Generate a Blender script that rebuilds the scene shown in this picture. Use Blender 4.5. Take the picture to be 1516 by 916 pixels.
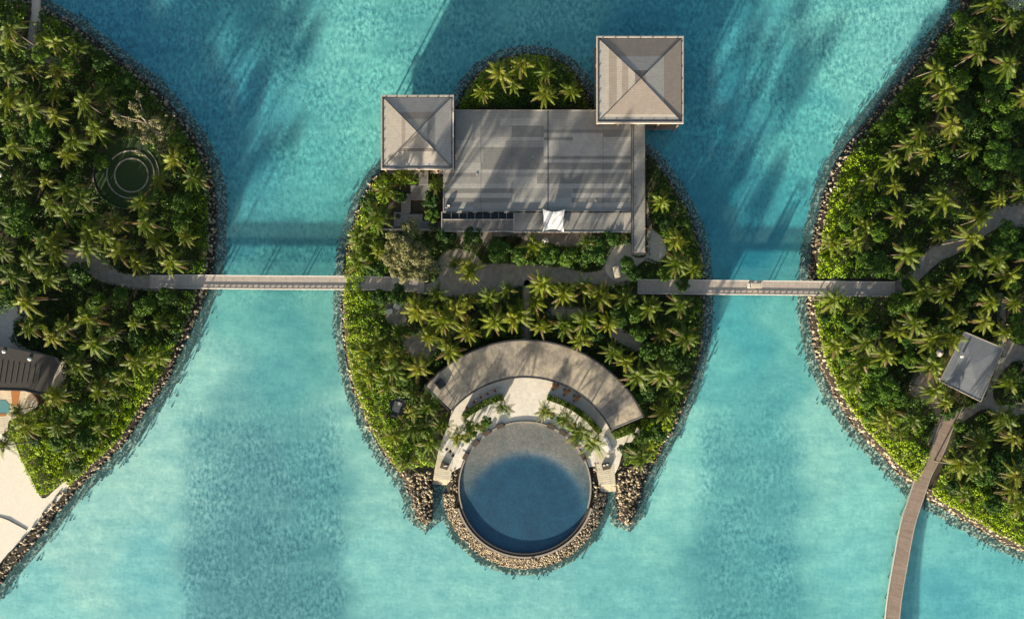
import bpy, bmesh, math, random
import numpy as np
from mathutils import Vector, noise as mnoise
from mathutils.geometry import tessellate_polygon
random.seed(7); RNG = np.random.default_rng(7)
for o in list(bpy.data.objects): bpy.data.objects.remove(o)

# ------------------------------------------------------------ camera, sky, sun, exposure
H = 155.0                      # drone height above the sea
SCN = bpy.context.scene
COL = SCN.collection
cam = bpy.data.cameras.new('camera'); camo = bpy.data.objects.new('camera', cam); COL.objects.link(camo)
camo.location = (0, 0, H); camo.rotation_euler = (0, 0, 0)
cam.sensor_width = 36; cam.lens = 36 * H / (1516 * 0.15); cam.clip_end = 3000
SCN.camera = camo
SUN_EL, SUN_DIR = 9.0, (0.462, 0.887)           # light travels up and to the right of the picture
w = bpy.data.worlds.new('World'); SCN.world = w; w.use_nodes = True
nt = w.node_tree; bg = nt.nodes['Background']
sky = nt.nodes.new('ShaderNodeTexSky'); sky.sky_type = 'NISHITA'; sky.sun_disc = False
sky.sun_elevation = math.radians(SUN_EL)
sky.sun_rotation = math.atan2(-SUN_DIR[0], -SUN_DIR[1])
nt.links.new(sky.outputs[0], bg.inputs[0]); bg.inputs[1].default_value = 0.066; sky.ozone_density = 0.4; sky.dust_density = 2.5
sun = bpy.data.lights.new('sun', 'SUN'); sun.energy = 5.0; sun.angle = math.radians(1.2); sun.color = (1.0, 0.87, 0.66)
suno = bpy.data.objects.new('sun', sun); COL.objects.link(suno)
ce = math.cos(math.radians(SUN_EL)); se = math.sin(math.radians(SUN_EL))
suno.rotation_euler = Vector((SUN_DIR[0] * ce, SUN_DIR[1] * ce, -se)).to_track_quat('-Z', 'Y').to_euler()
SCN.view_settings.view_transform = 'Standard'; SCN.view_settings.look = 'None'
SCN.view_settings.gamma = 1.0; SCN.view_settings.use_curve_mapping = False
SCN.view_settings.exposure = 1.66
SCN.cycles.transparent_max_bounces = 12; SCN.cycles.max_bounces = 5
SCN.cycles.diffuse_bounces = 2; SCN.cycles.caustics_reflective = False; SCN.cycles.caustics_refractive = False

# ------------------------------------------------------------ helpers
def P(px, py, z=0.0):                              # photo point at height z -> metres
    s = 0.15 * (H - z) / H
    return ((px - 758) * s, (458 - py) * s, z)
def lin(r, g, b):
    f = lambda c: (c / 255 / 12.92) if c / 255 <= 0.04045 else ((c / 255 + 0.055) / 1.055) ** 2.4
    return (f(r), f(g), f(b))
def tag(o, label=None, cat=None, group=None, kind=None):
    if label: o['label'] = label
    if cat: o['category'] = cat
    if group: o['group'] = group
    if kind: o['kind'] = kind
    return o
def empty(name, loc, rz=0.0, label=None, cat=None, group=None):
    o = bpy.data.objects.new(name, None); COL.objects.link(o)
    o.location = loc; o.rotation_euler = (0, 0, rz); o.empty_display_size = 0.3
    return tag(o, label, cat, group)
class MB:                                          # collects geometry, links it as ONE mesh object
    def __init__(s): s.v = []; s.f = []; s.m = []
    def add(s, v, f, m=0):
        n = len(s.v); s.v += [tuple(p) for p in v]; s.f += [tuple(i + n for i in q) for q in f]; s.m += [m] * len(f)
        return s
    def box(s, cx, cy, cz, sx, sy, sz, rz=0.0, m=0):
        c, d = math.cos(rz), math.sin(rz); v = []
        for z in (-.5, .5):
            for x, y in ((-.5, -.5), (.5, -.5), (.5, .5), (-.5, .5)):
                a, b = x * sx, y * sy; v.append((cx + a * c - b * d, cy + a * d + b * c, cz + z * sz))
        return s.add(v, [(3, 2, 1, 0), (4, 5, 6, 7), (0, 1, 5, 4), (1, 2, 6, 5), (2, 3, 7, 6), (3, 0, 4, 7)], m)
    def prism(s, poly, z0, z1, m=0, mside=None):  # poly: xy counter-clockwise or not
        poly = [(p[0], p[1]) for p in poly]
        a = sum(poly[i][0] * poly[(i + 1) % len(poly)][1] - poly[(i + 1) % len(poly)][0] * poly[i][1] for i in range(len(poly)))
        if a < 0: poly = poly[::-1]
        n = len(poly); v = [(x, y, z0) for x, y in poly] + [(x, y, z1) for x, y in poly]
        tri = tessellate_polygon([[Vector((x, y, 0)) for x, y in poly]])
        top = []
        for t in tri:
            A, B, C_ = [Vector(poly[i]) for i in t]
            cr = (B - A).x * (C_ - A).y - (B - A).y * (C_ - A).x
            if cr < 0: t = t[::-1]
            top.append(tuple(i + n for i in t))
        s.add(v, top + [tuple(i - n for i in t)[::-1] for t in top], m)
        k = len(s.v) - 2 * n
        for i in range(n):
            j = (i + 1) % n; s.f.append((k + i, k + j, k + j + n, k + i + n)); s.m.append(m if mside is None else mside)
        return s
    def tube(s, pts, r0, r1=None, n=6, m=0):
        r1 = r0 if r1 is None else r1; pts = [Vector(p) for p in pts]; v = []; f = []
        for i, p in enumerate(pts):
            d = (pts[min(i + 1, len(pts) - 1)] - pts[max(i - 1, 0)]).normalized()
            a = d.orthogonal().normalized(); b = d.cross(a); r = r0 + (r1 - r0) * i / max(1, len(pts) - 1)
            v += [p + r * (math.cos(2 * math.pi * k / n) * a + math.sin(2 * math.pi * k / n) * b) for k in range(n)]
        for i in range(len(pts) - 1):
            for k in range(n):
                f.append((i * n + k, i * n + (k + 1) % n, (i + 1) * n + (k + 1) % n, (i + 1) * n + k))
        f.append(tuple(range(n))[::-1]); f.append(tuple((len(pts) - 1) * n + k for k in range(n)))
        return s.add(v, f, m)
    def disc(s, cx, cy, z0, z1, r, n=24, m=0, rt=None):
        rt = r if rt is None else rt
        v = [(cx + r * math.cos(2 * math.pi * k / n), cy + r * math.sin(2 * math.pi * k / n), z0) for k in range(n)]
        v += [(cx + rt * math.cos(2 * math.pi * k / n), cy + rt * math.sin(2 * math.pi * k / n), z1) for k in range(n)]
        f = [tuple(range(n))[::-1], tuple(range(n, 2 * n))] + [(k, (k + 1) % n, (k + 1) % n + n, k + n) for k in range(n)]
        return s.add(v, f, m)
    def build(s, name, mats, parent=None, local=False, smooth=False):
        me = bpy.data.meshes.new(name)
        off = Vector((0, 0, 0))
        if parent is not None and not local:
            p = parent
            while p is not None: off += p.location; p = p.parent
        me.from_pydata([(x - off.x, y - off.y, z - off.z) for x, y, z in s.v], [], s.f)
        if not isinstance(mats, (list, tuple)): mats = [mats]
        for m in mats: me.materials.append(m)
        me.polygons.foreach_set('material_index', s.m)
        if smooth: me.polygons.foreach_set('use_smooth', [True] * len(s.f))
        me.update()
        o = bpy.data.objects.new(name, me); COL.objects.link(o)
        if parent is not None: o.parent = parent
        return o
def np_mesh(name, verts, nper, mats, tone=None, parent=None, smooth=False, matidx=None):
    """verts (N,nper,3): N separate polygons"""
    n = len(verts); me = bpy.data.meshes.new(name)
    me.vertices.add(n * nper); me.vertices.foreach_set('co', verts.reshape(-1).astype(np.float32))
    me.loops.add(n * nper); me.loops.foreach_set('vertex_index', np.arange(n * nper, dtype=np.int32))
    me.polygons.add(n); me.polygons.foreach_set('loop_start', np.arange(0, n * nper, nper, dtype=np.int32))
    me.polygons.foreach_set('loop_total', np.full(n, nper, dtype=np.int32))
    if not isinstance(mats, (list, tuple)): mats = [mats]
    for m in mats: me.materials.append(m)
    if matidx is not None: me.polygons.foreach_set('material_index', matidx.astype(np.int32))
    me.update(calc_edges=True)
    if tone is not None:
        a = me.attributes.new('tone', 'FLOAT', 'FACE'); a.data.foreach_set('value', tone.astype(np.float32))
    o = bpy.data.objects.new(name, me); COL.objects.link(o)
    if parent is not None: o.parent = parent
    return o
def copy_tree(o, parent=None):
    c = o.copy(); COL.objects.link(c); c.parent = parent
    for ch in o.children: copy_tree(ch, c)
    return c
def smooth_poly(pts, k=6, closed=True):
    out = []; n = len(pts); rng = range(n if closed else n - 1)
    g = (lambda i: pts[i % n]) if closed else (lambda i: pts[max(0, min(n - 1, i))])
    for i in rng:
        p0, p1, p2, p3 = g(i - 1), g(i), g(i + 1), g(i + 2)
        for j in range(k):
            t = j / k
            out.append(tuple(0.5 * (2 * p1[a] + (p2[a] - p0[a]) * t + (2 * p0[a] - 5 * p1[a] + 4 * p2[a] - p3[a]) * t * t + (3 * p1[a] - p0[a] - 3 * p2[a] + p3[a]) * t ** 3) for a in (0, 1)))
    if not closed: out.append(tuple(pts[-1]))
    return out
def offset(poly, d):                               # + = outward for ccw polygon
    n = len(poly); out = []
    for i in range(n):
        a, b = Vector(poly[i - 1]), Vector(poly[(i + 1) % n]); t = (b - a).normalized()
        out.append((poly[i][0] + t.y * d, poly[i][1] - t.x * d))
    return out
def ccw(poly):
    a = sum(poly[i][0] * poly[(i + 1) % len(poly)][1] - poly[(i + 1) % len(poly)][0] * poly[i][1] for i in range(len(poly)))
    return poly if a > 0 else poly[::-1]
def inside(poly, X, Y):                            # vectorised even-odd test
    r = np.zeros(X.shape, bool); n = len(poly)
    for i in range(n):
        x1, y1 = poly[i][:2]; x2, y2 = poly[(i + 1) % n][:2]
        if y1 == y2: continue
        c = ((y1 > Y) != (y2 > Y)) & (X < (x2 - x1) * (Y - y1) / (y2 - y1) + x1); r ^= c
    return r
def dist_poly(poly, X, Y, closed=True):
    d = np.full(X.shape, 1e9); n = len(poly)
    for i in range(n if closed else n - 1):
        x1, y1 = poly[i][:2]; x2, y2 = poly[(i + 1) % n][:2]; dx, dy = x2 - x1, y2 - y1
        L = dx * dx + dy * dy + 1e-9; t = np.clip(((X - x1) * dx + (Y - y1) * dy) / L, 0, 1)
        d = np.minimum(d, (X - x1 - t * dx) ** 2 + (Y - y1 - t * dy) ** 2)
    return np.sqrt(d)

# ------------------------------------------------------------ materials
def nodes(name):
    m = bpy.data.materials.new(name); m.use_nodes = True; t = m.node_tree
    return m, t, t.nodes['Principled BSDF']
def N(t, typ, **kw):
    n = t.nodes.new(typ)
    for k, v in kw.items():
        if k.startswith('i_'): n.inputs[k[2:].replace('_', ' ')].default_value = v
        else: setattr(n, k, v)
    return n
def ramp(t, fac, stops):
    r = t.nodes.new('ShaderNodeValToRGB'); t.links.new(fac, r.inputs[0]); e = r.color_ramp.elements
    while len(e) < len(stops): e.new(0.5)
    for el, (p, c) in zip(e, stops): el.position = p; el.color = (*c, 1)
    return r.outputs[0]
def mixc(t, fac, a, b, mode='MIX'):
    n = t.nodes.new('ShaderNodeMix'); n.data_type = 'RGBA'; n.blend_type = mode
    for i, v in ((0, fac), (6, a), (7, b)):
        if hasattr(v, 'node'): t.links.new(v, n.inputs[i])
        else: n.inputs[i].default_value = v if i == 0 else (*v, 1)
    return n.outputs[2]
def noisef(t, scale, detail=4, rough=0.6, vec=None, stretch=None):
    n = N(t, 'ShaderNodeTexNoise'); n.inputs['Scale'].default_value = scale
    n.inputs['Detail'].default_value = detail; n.inputs['Roughness'].default_value = rough
    if vec is None: vec = t.nodes.new('ShaderNodeTexCoord').outputs['Object']
    if stretch:
        mp = t.nodes.new('ShaderNodeMapping'); mp.inputs['Scale'].default_value = stretch
        t.links.new(vec, mp.inputs[0]); vec = mp.outputs[0]
    t.links.new(vec, n.inputs['Vector']); return n.outputs['Fac']
def wvec(t): return t.nodes.new('ShaderNodeNewGeometry').outputs['Position']
def simple(name, c, rough=0.7, var=0.25, scale=3.0, bump=0.0, metal=0.0):
    m, t, b = nodes(name); v = wvec(t)
    f = noisef(t, scale, 6, 0.65, v)
    t.links.new(ramp(t, f, [(0.25, tuple(x * (1 - var) for x in c)), (0.75, tuple(min(1, x * (1 + var)) for x in c))]), b.inputs['Base Color'])
    b.inputs['Roughness'].default_value = rough; b.inputs['Metallic'].default_value = metal
    if bump:
        bp = N(t, 'ShaderNodeBump'); bp.inputs['Strength'].default_value = bump; bp.inputs['Distance'].default_value = 0.1
        t.links.new(noisef(t, scale * 4, 4, 0.7, v), bp.inputs['Height']); t.links.new(bp.outputs[0], b.inputs['Normal'])
    return m
def leafmat(name, stops, trans=0.35, obj_random=False, rough=0.55):
    m, t, b = nodes(name)
    if obj_random:
        oi = t.nodes.new('ShaderNodeObjectInfo'); at = t.nodes.new('ShaderNodeAttribute'); at.attribute_name = 'tone'
        mm = N(t, 'ShaderNodeMath', operation='MULTIPLY_ADD'); t.links.new(oi.outputs['Random'], mm.inputs[0]); mm.inputs[1].default_value = 0.55
        m2 = N(t, 'ShaderNodeMath', operation='MULTIPLY'); t.links.new(at.outputs['Fac'], m2.inputs[0]); m2.inputs[1].default_value = 0.45
        t.links.new(m2.outputs[0], mm.inputs[2]); fac = mm.outputs[0]
    else:
        at = t.nodes.new('ShaderNodeAttribute'); at.attribute_name = 'tone'; fac = at.outputs['Fac']
    c = ramp(t, fac, stops)
    t.links.new(c, b.inputs['Base Color']); b.inputs['Roughness'].default_value = rough
    b.inputs['Specular IOR Level'].default_value = 0.35
    tr = t.nodes.new('ShaderNodeBsdfTranslucent'); c2 = mixc(t, 1.0, c, (1.25, 1.15, 0.5), 'MULTIPLY'); t.links.new(c2, tr.inputs[0])
    mx = t.nodes.new('ShaderNodeMixShader'); mx.inputs[0].default_value = trans
    t.links.new(b.outputs[0], mx.inputs[1]); t.links.new(tr.outputs[0], mx.inputs[2])
    t.links.new(mx.outputs[0], t.nodes['Material Output'].inputs[0]); return m
M = {}
M['shrub'] = leafmat('shrub_leaves', [(0.0, (0.012, 0.035, 0.006)), (0.35, (0.03, 0.085, 0.008)), (0.65, (0.13, 0.27, 0.006)), (1.0, (0.31, 0.44, 0.010))], 0.3)
M['palm'] = leafmat('palm_fronds', [(0.0, (0.028, 0.065, 0.008)), (0.45, (0.095, 0.15, 0.010)), (0.8, (0.20, 0.235, 0.014)), (1.0, (0.17, 0.12, 0.05))], 0.33, True)
M['tree'] = leafmat('broad_leaves', [(0.0, (0.010, 0.035, 0.008)), (0.5, (0.04, 0.11, 0.010)), (1.0, (0.12, 0.22, 0.015))], 0.3, True)
M['pale_tree'] = leafmat('pale_leaves', [(0.0, (0.10, 0.13, 0.03)), (0.5, (0.19, 0.20, 0.08)), (1.0, (0.32, 0.29, 0.18))], 0.25)
M['hedge'] = leafmat('hedge_leaves', [(0.0, (0.03, 0.07, 0.008)), (1.0, (0.13, 0.22, 0.012))], 0.2)
M['bark'] = simple('bark', (0.2, 0.16, 0.12), 0.9, 0.35, 8, 0.3)
M['palm_bark'] = simple('palm_bark', (0.10, 0.085, 0.065), 0.9, 0.35, 8, 0.3)
M['coconut'] = simple('coconut_husk', (0.3, 0.18, 0.04), 0.6, 0.3, 5)
M['sand'] = simple('pale_sand', (0.82, 0.77, 0.68), 0.95, 0.07, 1.5, 0.15)
M['path'] = simple('path_sand', (0.32, 0.285, 0.245), 0.95, 0.35, 0.9, 0.25)
M['palepath'] = simple('pale_court_sand', (0.62, 0.57, 0.51), 0.95, 0.15, 1.2)
M['stone'] = simple('edging_stone', (0.42, 0.38, 0.32), 0.9, 0.35, 4, 0.2)
M['lawn'] = simple('lawn_grass', (0.03, 0.06, 0.015), 0.95, 0.35, 3, 0.4)
M['concrete'] = simple('rim_concrete', (0.36, 0.32, 0.28), 0.8, 0.2, 3)
M['darkmetal'] = simple('dark_metal', (0.05, 0.05, 0.055), 0.5, 0.2, 3)
M['gutter'] = simple('pale_gutter_metal', (0.42, 0.39, 0.36), 0.45, 0.2, 2)
M['white'] = simple('white_paint', (0.78, 0.77, 0.75), 0.5, 0.06, 3)
M['cushion'] = simple('white_cushion', (0.75, 0.73, 0.70), 0.9, 0.05, 5)
M['bluecush'] = simple('blue_grey_cushion', (0.22, 0.26, 0.34), 0.9, 0.1, 5)
M['brown'] = simple('brown_cushion', (0.085, 0.065, 0.055), 0.9, 0.15, 5)
M['rattan'] = simple('rattan', (0.42, 0.22, 0.11), 0.8, 0.3, 12, 0.3)
M['red'] = simple('red_cushion', (0.42, 0.09, 0.07), 0.8, 0.1, 5)
M['glass'] = simple('dark_glass', (0.015, 0.02, 0.025), 0.08, 0.1, 1)
M['rubber'] = simple('black_rubber', (0.02, 0.02, 0.02), 0.9, 0.1, 5)
M['cart'] = simple('cream_cart_roof', (0.62, 0.56, 0.46), 0.5, 0.06, 3)
M['wall'] = simple('timber_wall', (0.23, 0.15, 0.09), 0.8, 0.25, 4, 0.2)
M['sail'] = simple('sail_cloth', (0.72, 0.74, 0.78), 0.8, 0.05, 1)
M['terrace'] = simple('orange_timber', (0.40, 0.17, 0.05), 0.8, 0.2, 6, 0.2)
M['poolblue'] = simple('villa_pool_tile', (0.12, 0.30, 0.33), 0.3, 0.1, 3)
# soil under the planting
m, t, b = nodes('soil'); v = wvec(t)
t.links.new(ramp(t, noisef(t, 0.6, 8, 0.7, v), [(0.3, (0.025, 0.025, 0.014)), (0.55, (0.06, 0.05, 0.035)), (0.8, (0.14, 0.12, 0.09))]), b.inputs['Base Color'])
b.inputs['Roughness'].default_value = 1.0; M['soil'] = m
# planks: boards across a deck
def plankmat(name, c1, c2, width, along='x', rz=0.0, mort=.07, mk=.4):
    m, t, b = nodes(name); br = N(t, 'ShaderNodeTexBrick')
    mp = N(t, 'ShaderNodeMapping'); t.links.new(wvec(t), mp.inputs[0]); mp.inputs['Rotation'].default_value = (0, 0, rz + (math.pi / 2 if along == 'y' else 0))
    t.links.new(mp.outputs[0], br.inputs['Vector'])
    br.inputs['Scale'].default_value = 1; br.inputs['Brick Width'].default_value = 3.4; br.inputs['Row Height'].default_value = width
    br.inputs['Mortar Size'].default_value = width * mort; br.inputs['Color1'].default_value = (*c1, 1); br.inputs['Color2'].default_value = (*c2, 1)
    br.inputs['Mortar'].default_value = (*[x * mk for x in c1], 1); br.inputs['Bias'].default_value = 0
    f = noisef(t, 1.2, 6, 0.7, wvec(t))
    t.links.new(mixc(t, 1.0, br.outputs[0], ramp(t, f, [(0.25, (0.78, 0.78, 0.78)), (0.75, (1.15, 1.15, 1.15))]), 'MULTIPLY'), b.inputs['Base Color'])
    b.inputs['Roughness'].default_value = 0.85; return m
M['planks'] = plankmat('bridge_planks', (0.54, 0.475, 0.43), (0.48, 0.425, 0.385), 0.3, 'y')
M['boards'] = plankmat('boardwalk_planks', (0.36, 0.28, 0.235), (0.29, 0.225, 0.19), 0.32, 'x', 0.25)
M['deck'] = plankmat('grey_deck_boards', (0.24, 0.24, 0.245), (0.19, 0.19, 0.195), 0.25, 'x')
M['paving'] = plankmat('white_paving', (0.82, 0.78, 0.71), (0.79, 0.75, 0.68), 0.9, 'x', 0, .012, .8)
M['jetty'] = plankmat('jetty_paving', (0.72, 0.65, 0.52), (0.66, 0.60, 0.47), 0.45, 'x', -0.12)
# main roof: long shingle bands of different tone
def roofmat(name, cols, bw, rh):
    m, t, b = nodes(name); v = wvec(t)
    def brick(w_, h_, off, c1, c2, mort):
        br = N(t, 'ShaderNodeTexBrick'); mp = N(t, 'ShaderNodeMapping'); mp.inputs['Location'].default_value = (off, off * 0.7, 0)
        t.links.new(v, mp.inputs[0]); t.links.new(mp.outputs[0], br.inputs['Vector']); br.inputs['Scale'].default_value = 1
        br.offset = 0.37; br.inputs['Brick Width'].default_value = w_; br.inputs['Row Height'].default_value = h_
        br.inputs['Mortar Size'].default_value = mort; br.inputs['Color1'].default_value = (*c1, 1); br.inputs['Color2'].default_value = (*c2, 1)
        br.inputs['Mortar'].default_value = (*[x * 0.75 for x in c1], 1); br.inputs['Bias'].default_value = 0; return br.outputs[0]
    a = brick(bw, rh, 3.0, cols[0], cols[1], 0.0); c = brick(bw * 0.55, rh * 0.62, 11.0, cols[2], cols[1], 0.0)
    col = mixc(t, 0.45, a, c)
    fine = brick(0.9, 0.28, 0.0, (1.04, 1.04, 1.04), (0.93, 0.93, 0.93), 0.02)
    col = mixc(t, 1.0, col, fine, 'MULTIPLY')
    f = noisef(t, 0.35, 7, 0.75, v)
    col = mixc(t, 1.0, col, ramp(t, f, [(0.3, (0.86, 0.86, 0.87)), (0.7, (1.12, 1.11, 1.08))]), 'MULTIPLY')
    t.links.new(col, b.inputs['Base Color']); b.inputs['Roughness'].default_value = 0.85; return m
M['mainroof'] = roofmat('grey_shingle_bands', [(0.215, 0.21, 0.20), (0.38, 0.37, 0.35), (0.26, 0.255, 0.25)], 17.0, 1.9)
def shingle(name, c):
    m, t, b = nodes(name); v = wvec(t); br = N(t, 'ShaderNodeTexBrick'); t.links.new(v, br.inputs['Vector'])
    br.inputs['Scale'].default_value = 1; br.inputs['Brick Width'].default_value = 0.6; br.inputs['Row Height'].default_value = 0.35
    br.inputs['Mortar Size'].default_value = 0.03; br.inputs['Bias'].default_value = 0
    br.inputs['Color1'].default_value = (*[x * 1.05 for x in c], 1); br.inputs['Color2'].default_value = (*[x * 0.93 for x in c], 1)
    br.inputs['Mortar'].default_value = (*[x * 0.7 for x in c], 1)
    col = mixc(t, 1.0, br.outputs[0], ramp(t, noisef(t, 0.8, 6, 0.7, v), [(0.3, (0.9, 0.9, 0.9)), (0.7, (1.08, 1.08, 1.08))]), 'MULTIPLY')
    t.links.new(col, b.inputs['Base Color']); b.inputs['Roughness'].default_value = 0.85; return m
TONES = [shingle('shingle_pink', (0.30, 0.26, 0.235)), shingle('shingle_grey', (0.375, 0.37, 0.365)), shingle('shingle_cream', (0.41, 0.38, 0.345)),
         shingle('shingle_dark', (0.20, 0.177, 0.168)), shingle('shingle_slate', (0.24, 0.24, 0.245))]
M['slate'] = shingle('blue_grey_roof', (0.19, 0.21, 0.24)); M['charcoal'] = shingle('charcoal_roof', (0.045, 0.042, 0.04))
# stained concrete of the curved roof, with seams by angle
CC = P(777.2, 695.8, 5.0)
m, t, b = nodes('stained_concrete'); v = wvec(t)
f1 = noisef(t, 0.35, 8, 0.72, v); f2 = noisef(t, 1.6, 6, 0.7, v)
col = ramp(t, f1, [(0.36, (0.23, 0.205, 0.19)), (0.5, (0.38, 0.34, 0.295)), (0.64, (0.55, 0.485, 0.38))])
col = mixc(t, 1.0, col, ramp(t, f2, [(0.3, (0.78, 0.78, 0.8)), (0.7, (1.15, 1.14, 1.1))]), 'MULTIPLY')
sx = N(t, 'ShaderNodeSeparateXYZ'); mp = N(t, 'ShaderNodeMapping'); mp.inputs['Location'].default_value = (-CC[0], -CC[1], 0)
t.links.new(v, mp.inputs[0]); t.links.new(mp.outputs[0], sx.inputs[0])
an = N(t, 'ShaderNodeMath', operation='ARCTAN2'); t.links.new(sx.outputs[1], an.inputs[0]); t.links.new(sx.outputs[0], an.inputs[1])
cb = N(t, 'ShaderNodeCombineXYZ'); t.links.new(an.outputs[0], cb.inputs[0])
wn = N(t, 'ShaderNodeTexVoronoi'); wn.voronoi_dimensions = '1D'; ml = N(t, 'ShaderNodeMath', operation='MULTIPLY'); ml.inputs[1].default_value = 7.0
t.links.new(an.outputs[0], ml.inputs[0]); t.links.new(ml.outputs[0], wn.inputs['W']); wn.inputs['Scale'].default_value = 1.0
sc_ = N(t, 'ShaderNodeSeparateColor'); t.links.new(wn.outputs['Color'], sc_.inputs[0])
col = mixc(t, 1.0, col, ramp(t, sc_.outputs[0], [(0.0, (0.74, 0.75, 0.78)), (1.0, (1.2, 1.16, 1.07))]), 'MULTIPLY')
t.links.new(col, b.inputs['Base Color']); b.inputs['Roughness'].default_value = 0.9; M['curved'] = m
# boulders: dry cream to brown, wet and black near the waterline
def rockmat(name, obj):
    m, t, b = nodes(name)
    if obj: fac = t.nodes.new('ShaderNodeObjectInfo').outputs['Random']
    else:
        at = t.nodes.new('ShaderNodeAttribute'); at.attribute_name = 'tone'; fac = at.outputs['Fac']
    c = ramp(t, fac, [(0.0, (0.08, 0.062, 0.045)), (0.45, (0.25, 0.20, 0.145)), (1.0, (0.52, 0.45, 0.34))] if not obj else [(0.0, (0.09, 0.07, 0.05)), (0.45, (0.27, 0.215, 0.145)), (1.0, (0.50, 0.41, 0.28))])
    c = mixc(t, 1.0, c, ramp(t, noisef(t, 5, 5, 0.7, wvec(t)), [(0.3, (0.75, 0.75, 0.75)), (0.7, (1.2, 1.2, 1.2))]), 'MULTIPLY')
    sx = N(t, 'ShaderNodeSeparateXYZ'); t.links.new(wvec(t), sx.inputs[0])
    mr = N(t, 'ShaderNodeMapRange'); t.links.new(sx.outputs[2], mr.inputs[0]); mr.inputs[1].default_value = 0.08; mr.inputs[2].default_value = 0.35
    c = mixc(t, mr.outputs[0], (0.022, 0.02, 0.018), c)
    t.links.new(c, b.inputs['Base Color']); b.inputs['Roughness'].default_value = 0.85; return m
M['rock'] = rockmat('revetment_boulder', False); M['rock_obj'] = rockmat('single_boulder', True)
M['reef'] = simple('algae_rock', (0.045, 0.036, 0.03), 0.95, 0.6, 2.5)
m, t, b = nodes('rubble_bank'); v = wvec(t)
spk = ramp(t, noisef(t, 1.9, 5, 0.75, v), [(0.49, (0.06, 0.05, 0.04)), (0.55, (0.55, 0.50, 0.42))])
sx = N(t, 'ShaderNodeSeparateXYZ'); t.links.new(v, sx.inputs[0]); mr = N(t, 'ShaderNodeMapRange'); t.links.new(sx.outputs[2], mr.inputs[0]); mr.inputs[1].default_value = -0.16; mr.inputs[2].default_value = 0.0
t.links.new(mixc(t, mr.outputs[0], spk, (0.022, 0.018, 0.015)), b.inputs['Base Color']); b.inputs['Roughness'].default_value = 1.0; M['bank'] = m
# water: a tinting, lightly reflecting surface over a real sea bed
T1 = (0.72, 0.90, 0.94)
def watermat(name, tint, bscale, bstr, haze=None):
    m, t, b = nodes(name); t.nodes.remove(b)
    tr = N(t, 'ShaderNodeBsdfTransparent'); tr.inputs[0].default_value = (*tint, 1)
    gl = N(t, 'ShaderNodeBsdfGlossy'); gl.inputs['Roughness'].default_value = 0.08
    bp = N(t, 'ShaderNodeBump'); bp.inputs['Strength'].default_value = bstr; bp.inputs['Distance'].default_value = 0.12
    t.links.new(noisef(t, bscale, 5, 0.6, wvec(t)), bp.inputs['Height'])
    for n_ in (gl,): t.links.new(bp.outputs[0], n_.inputs['Normal'])
    mx = N(t, 'ShaderNodeMixShader'); mx.inputs[0].default_value = 0.035; t.links.new(tr.outputs[0], mx.inputs[1]); t.links.new(gl.outputs[0], mx.inputs[2])
    if haze:                                      # suspended sand scatters light just under the surface
        df = N(t, 'ShaderNodeBsdfDiffuse'); df.inputs[0].default_value = (*haze, 1)
        m2 = N(t, 'ShaderNodeMixShader'); m2.inputs[0].default_value = 0.15; t.links.new(mx.outputs[0], m2.inputs[1]); t.links.new(df.outputs[0], m2.inputs[2]); mx = m2
    t.links.new(mx.outputs[0], t.nodes['Material Output'].inputs[0]); return m
M['water'] = watermat('sea_water', T1, 1.3, 0.55, (0.20, 0.50, 0.53)); M['poolwater'] = watermat('pool_water', (0.80, 0.88, 0.91), 2.2, 0.25)
m, t, b = nodes('seabed_sand'); v = wvec(t)
at = t.nodes.new('ShaderNodeAttribute'); at.attribute_name = 'bed'
fine = noisef(t, 1.25, 7, 0.72, v, (1.1, 0.7, 1)); mid = noisef(t, 0.32, 6, 0.65, v)
gm = t.nodes.new('ShaderNodeAttribute'); gm.attribute_name = 'growth'
c = mixc(t, 1.0, at.outputs['Color'], ramp(t, fine, [(0.37, (0.26, 0.46, 0.56)), (0.5, (0.94, 0.97, 1.0)), (0.63, (1.8, 1.5, 1.4))]), 'MULTIPLY')
c0 = mixc(t, 1.0, at.outputs['Color'], ramp(t, mid, [(0.3, (0.86, 0.93, 0.95)), (0.7, (1.12, 1.06, 1.05))]), 'MULTIPLY')
pm = N(t, 'ShaderNodeMath', operation='MULTIPLY'); pm.use_clamp = True; t.links.new(gm.outputs['Fac'], pm.inputs[0])
pr2 = N(t, 'ShaderNodeMapRange'); t.links.new(noisef(t, .13, 5, .6, v), pr2.inputs[0]); pr2.inputs[1].default_value = .36; pr2.inputs[2].default_value = .62; pr2.inputs[3].default_value = .35; pr2.inputs[4].default_value = 1.25; t.links.new(pr2.outputs[0], pm.inputs[1])
c = mixc(t, pm.outputs[0], c0, c)
c = mixc(t, 1.0, c, ramp(t, noisef(t, .22, 6, .62, v, (.35, 1.3, 1)), [(.34, (.80, .89, .93)), (.66, (1.18, 1.10, 1.07))]), 'MULTIPLY')
c = mixc(t, 1.0, c, ramp(t, mid, [(0.3, (0.88, 0.92, 0.94)), (0.7, (1.12, 1.08, 1.06))]), 'MULTIPLY')
t.links.new(c, b.inputs['Base Color']); b.inputs['Roughness'].default_value = 1.0; b.inputs['Specular IOR Level'].default_value = 0
bp = N(t, 'ShaderNodeBump'); bp.inputs['Strength'].default_value = 0.35; bp.inputs['Distance'].default_value = 0.10
t.links.new(noisef(t, 1.1, 5, 0.6, v, (0.6, 1.2, 1)), bp.inputs['Height']); t.links.new(bp.outputs[0], b.inputs['Normal']); M['seabed'] = m
m, t, b = nodes('pool_tile'); v = wvec(t)
at = t.nodes.new('ShaderNodeAttribute'); at.attribute_name = 'bed'
f = noisef(t, 3.0, 6, 0.8, v); f2 = noisef(t, 0.4, 5, 0.7, v)
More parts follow.
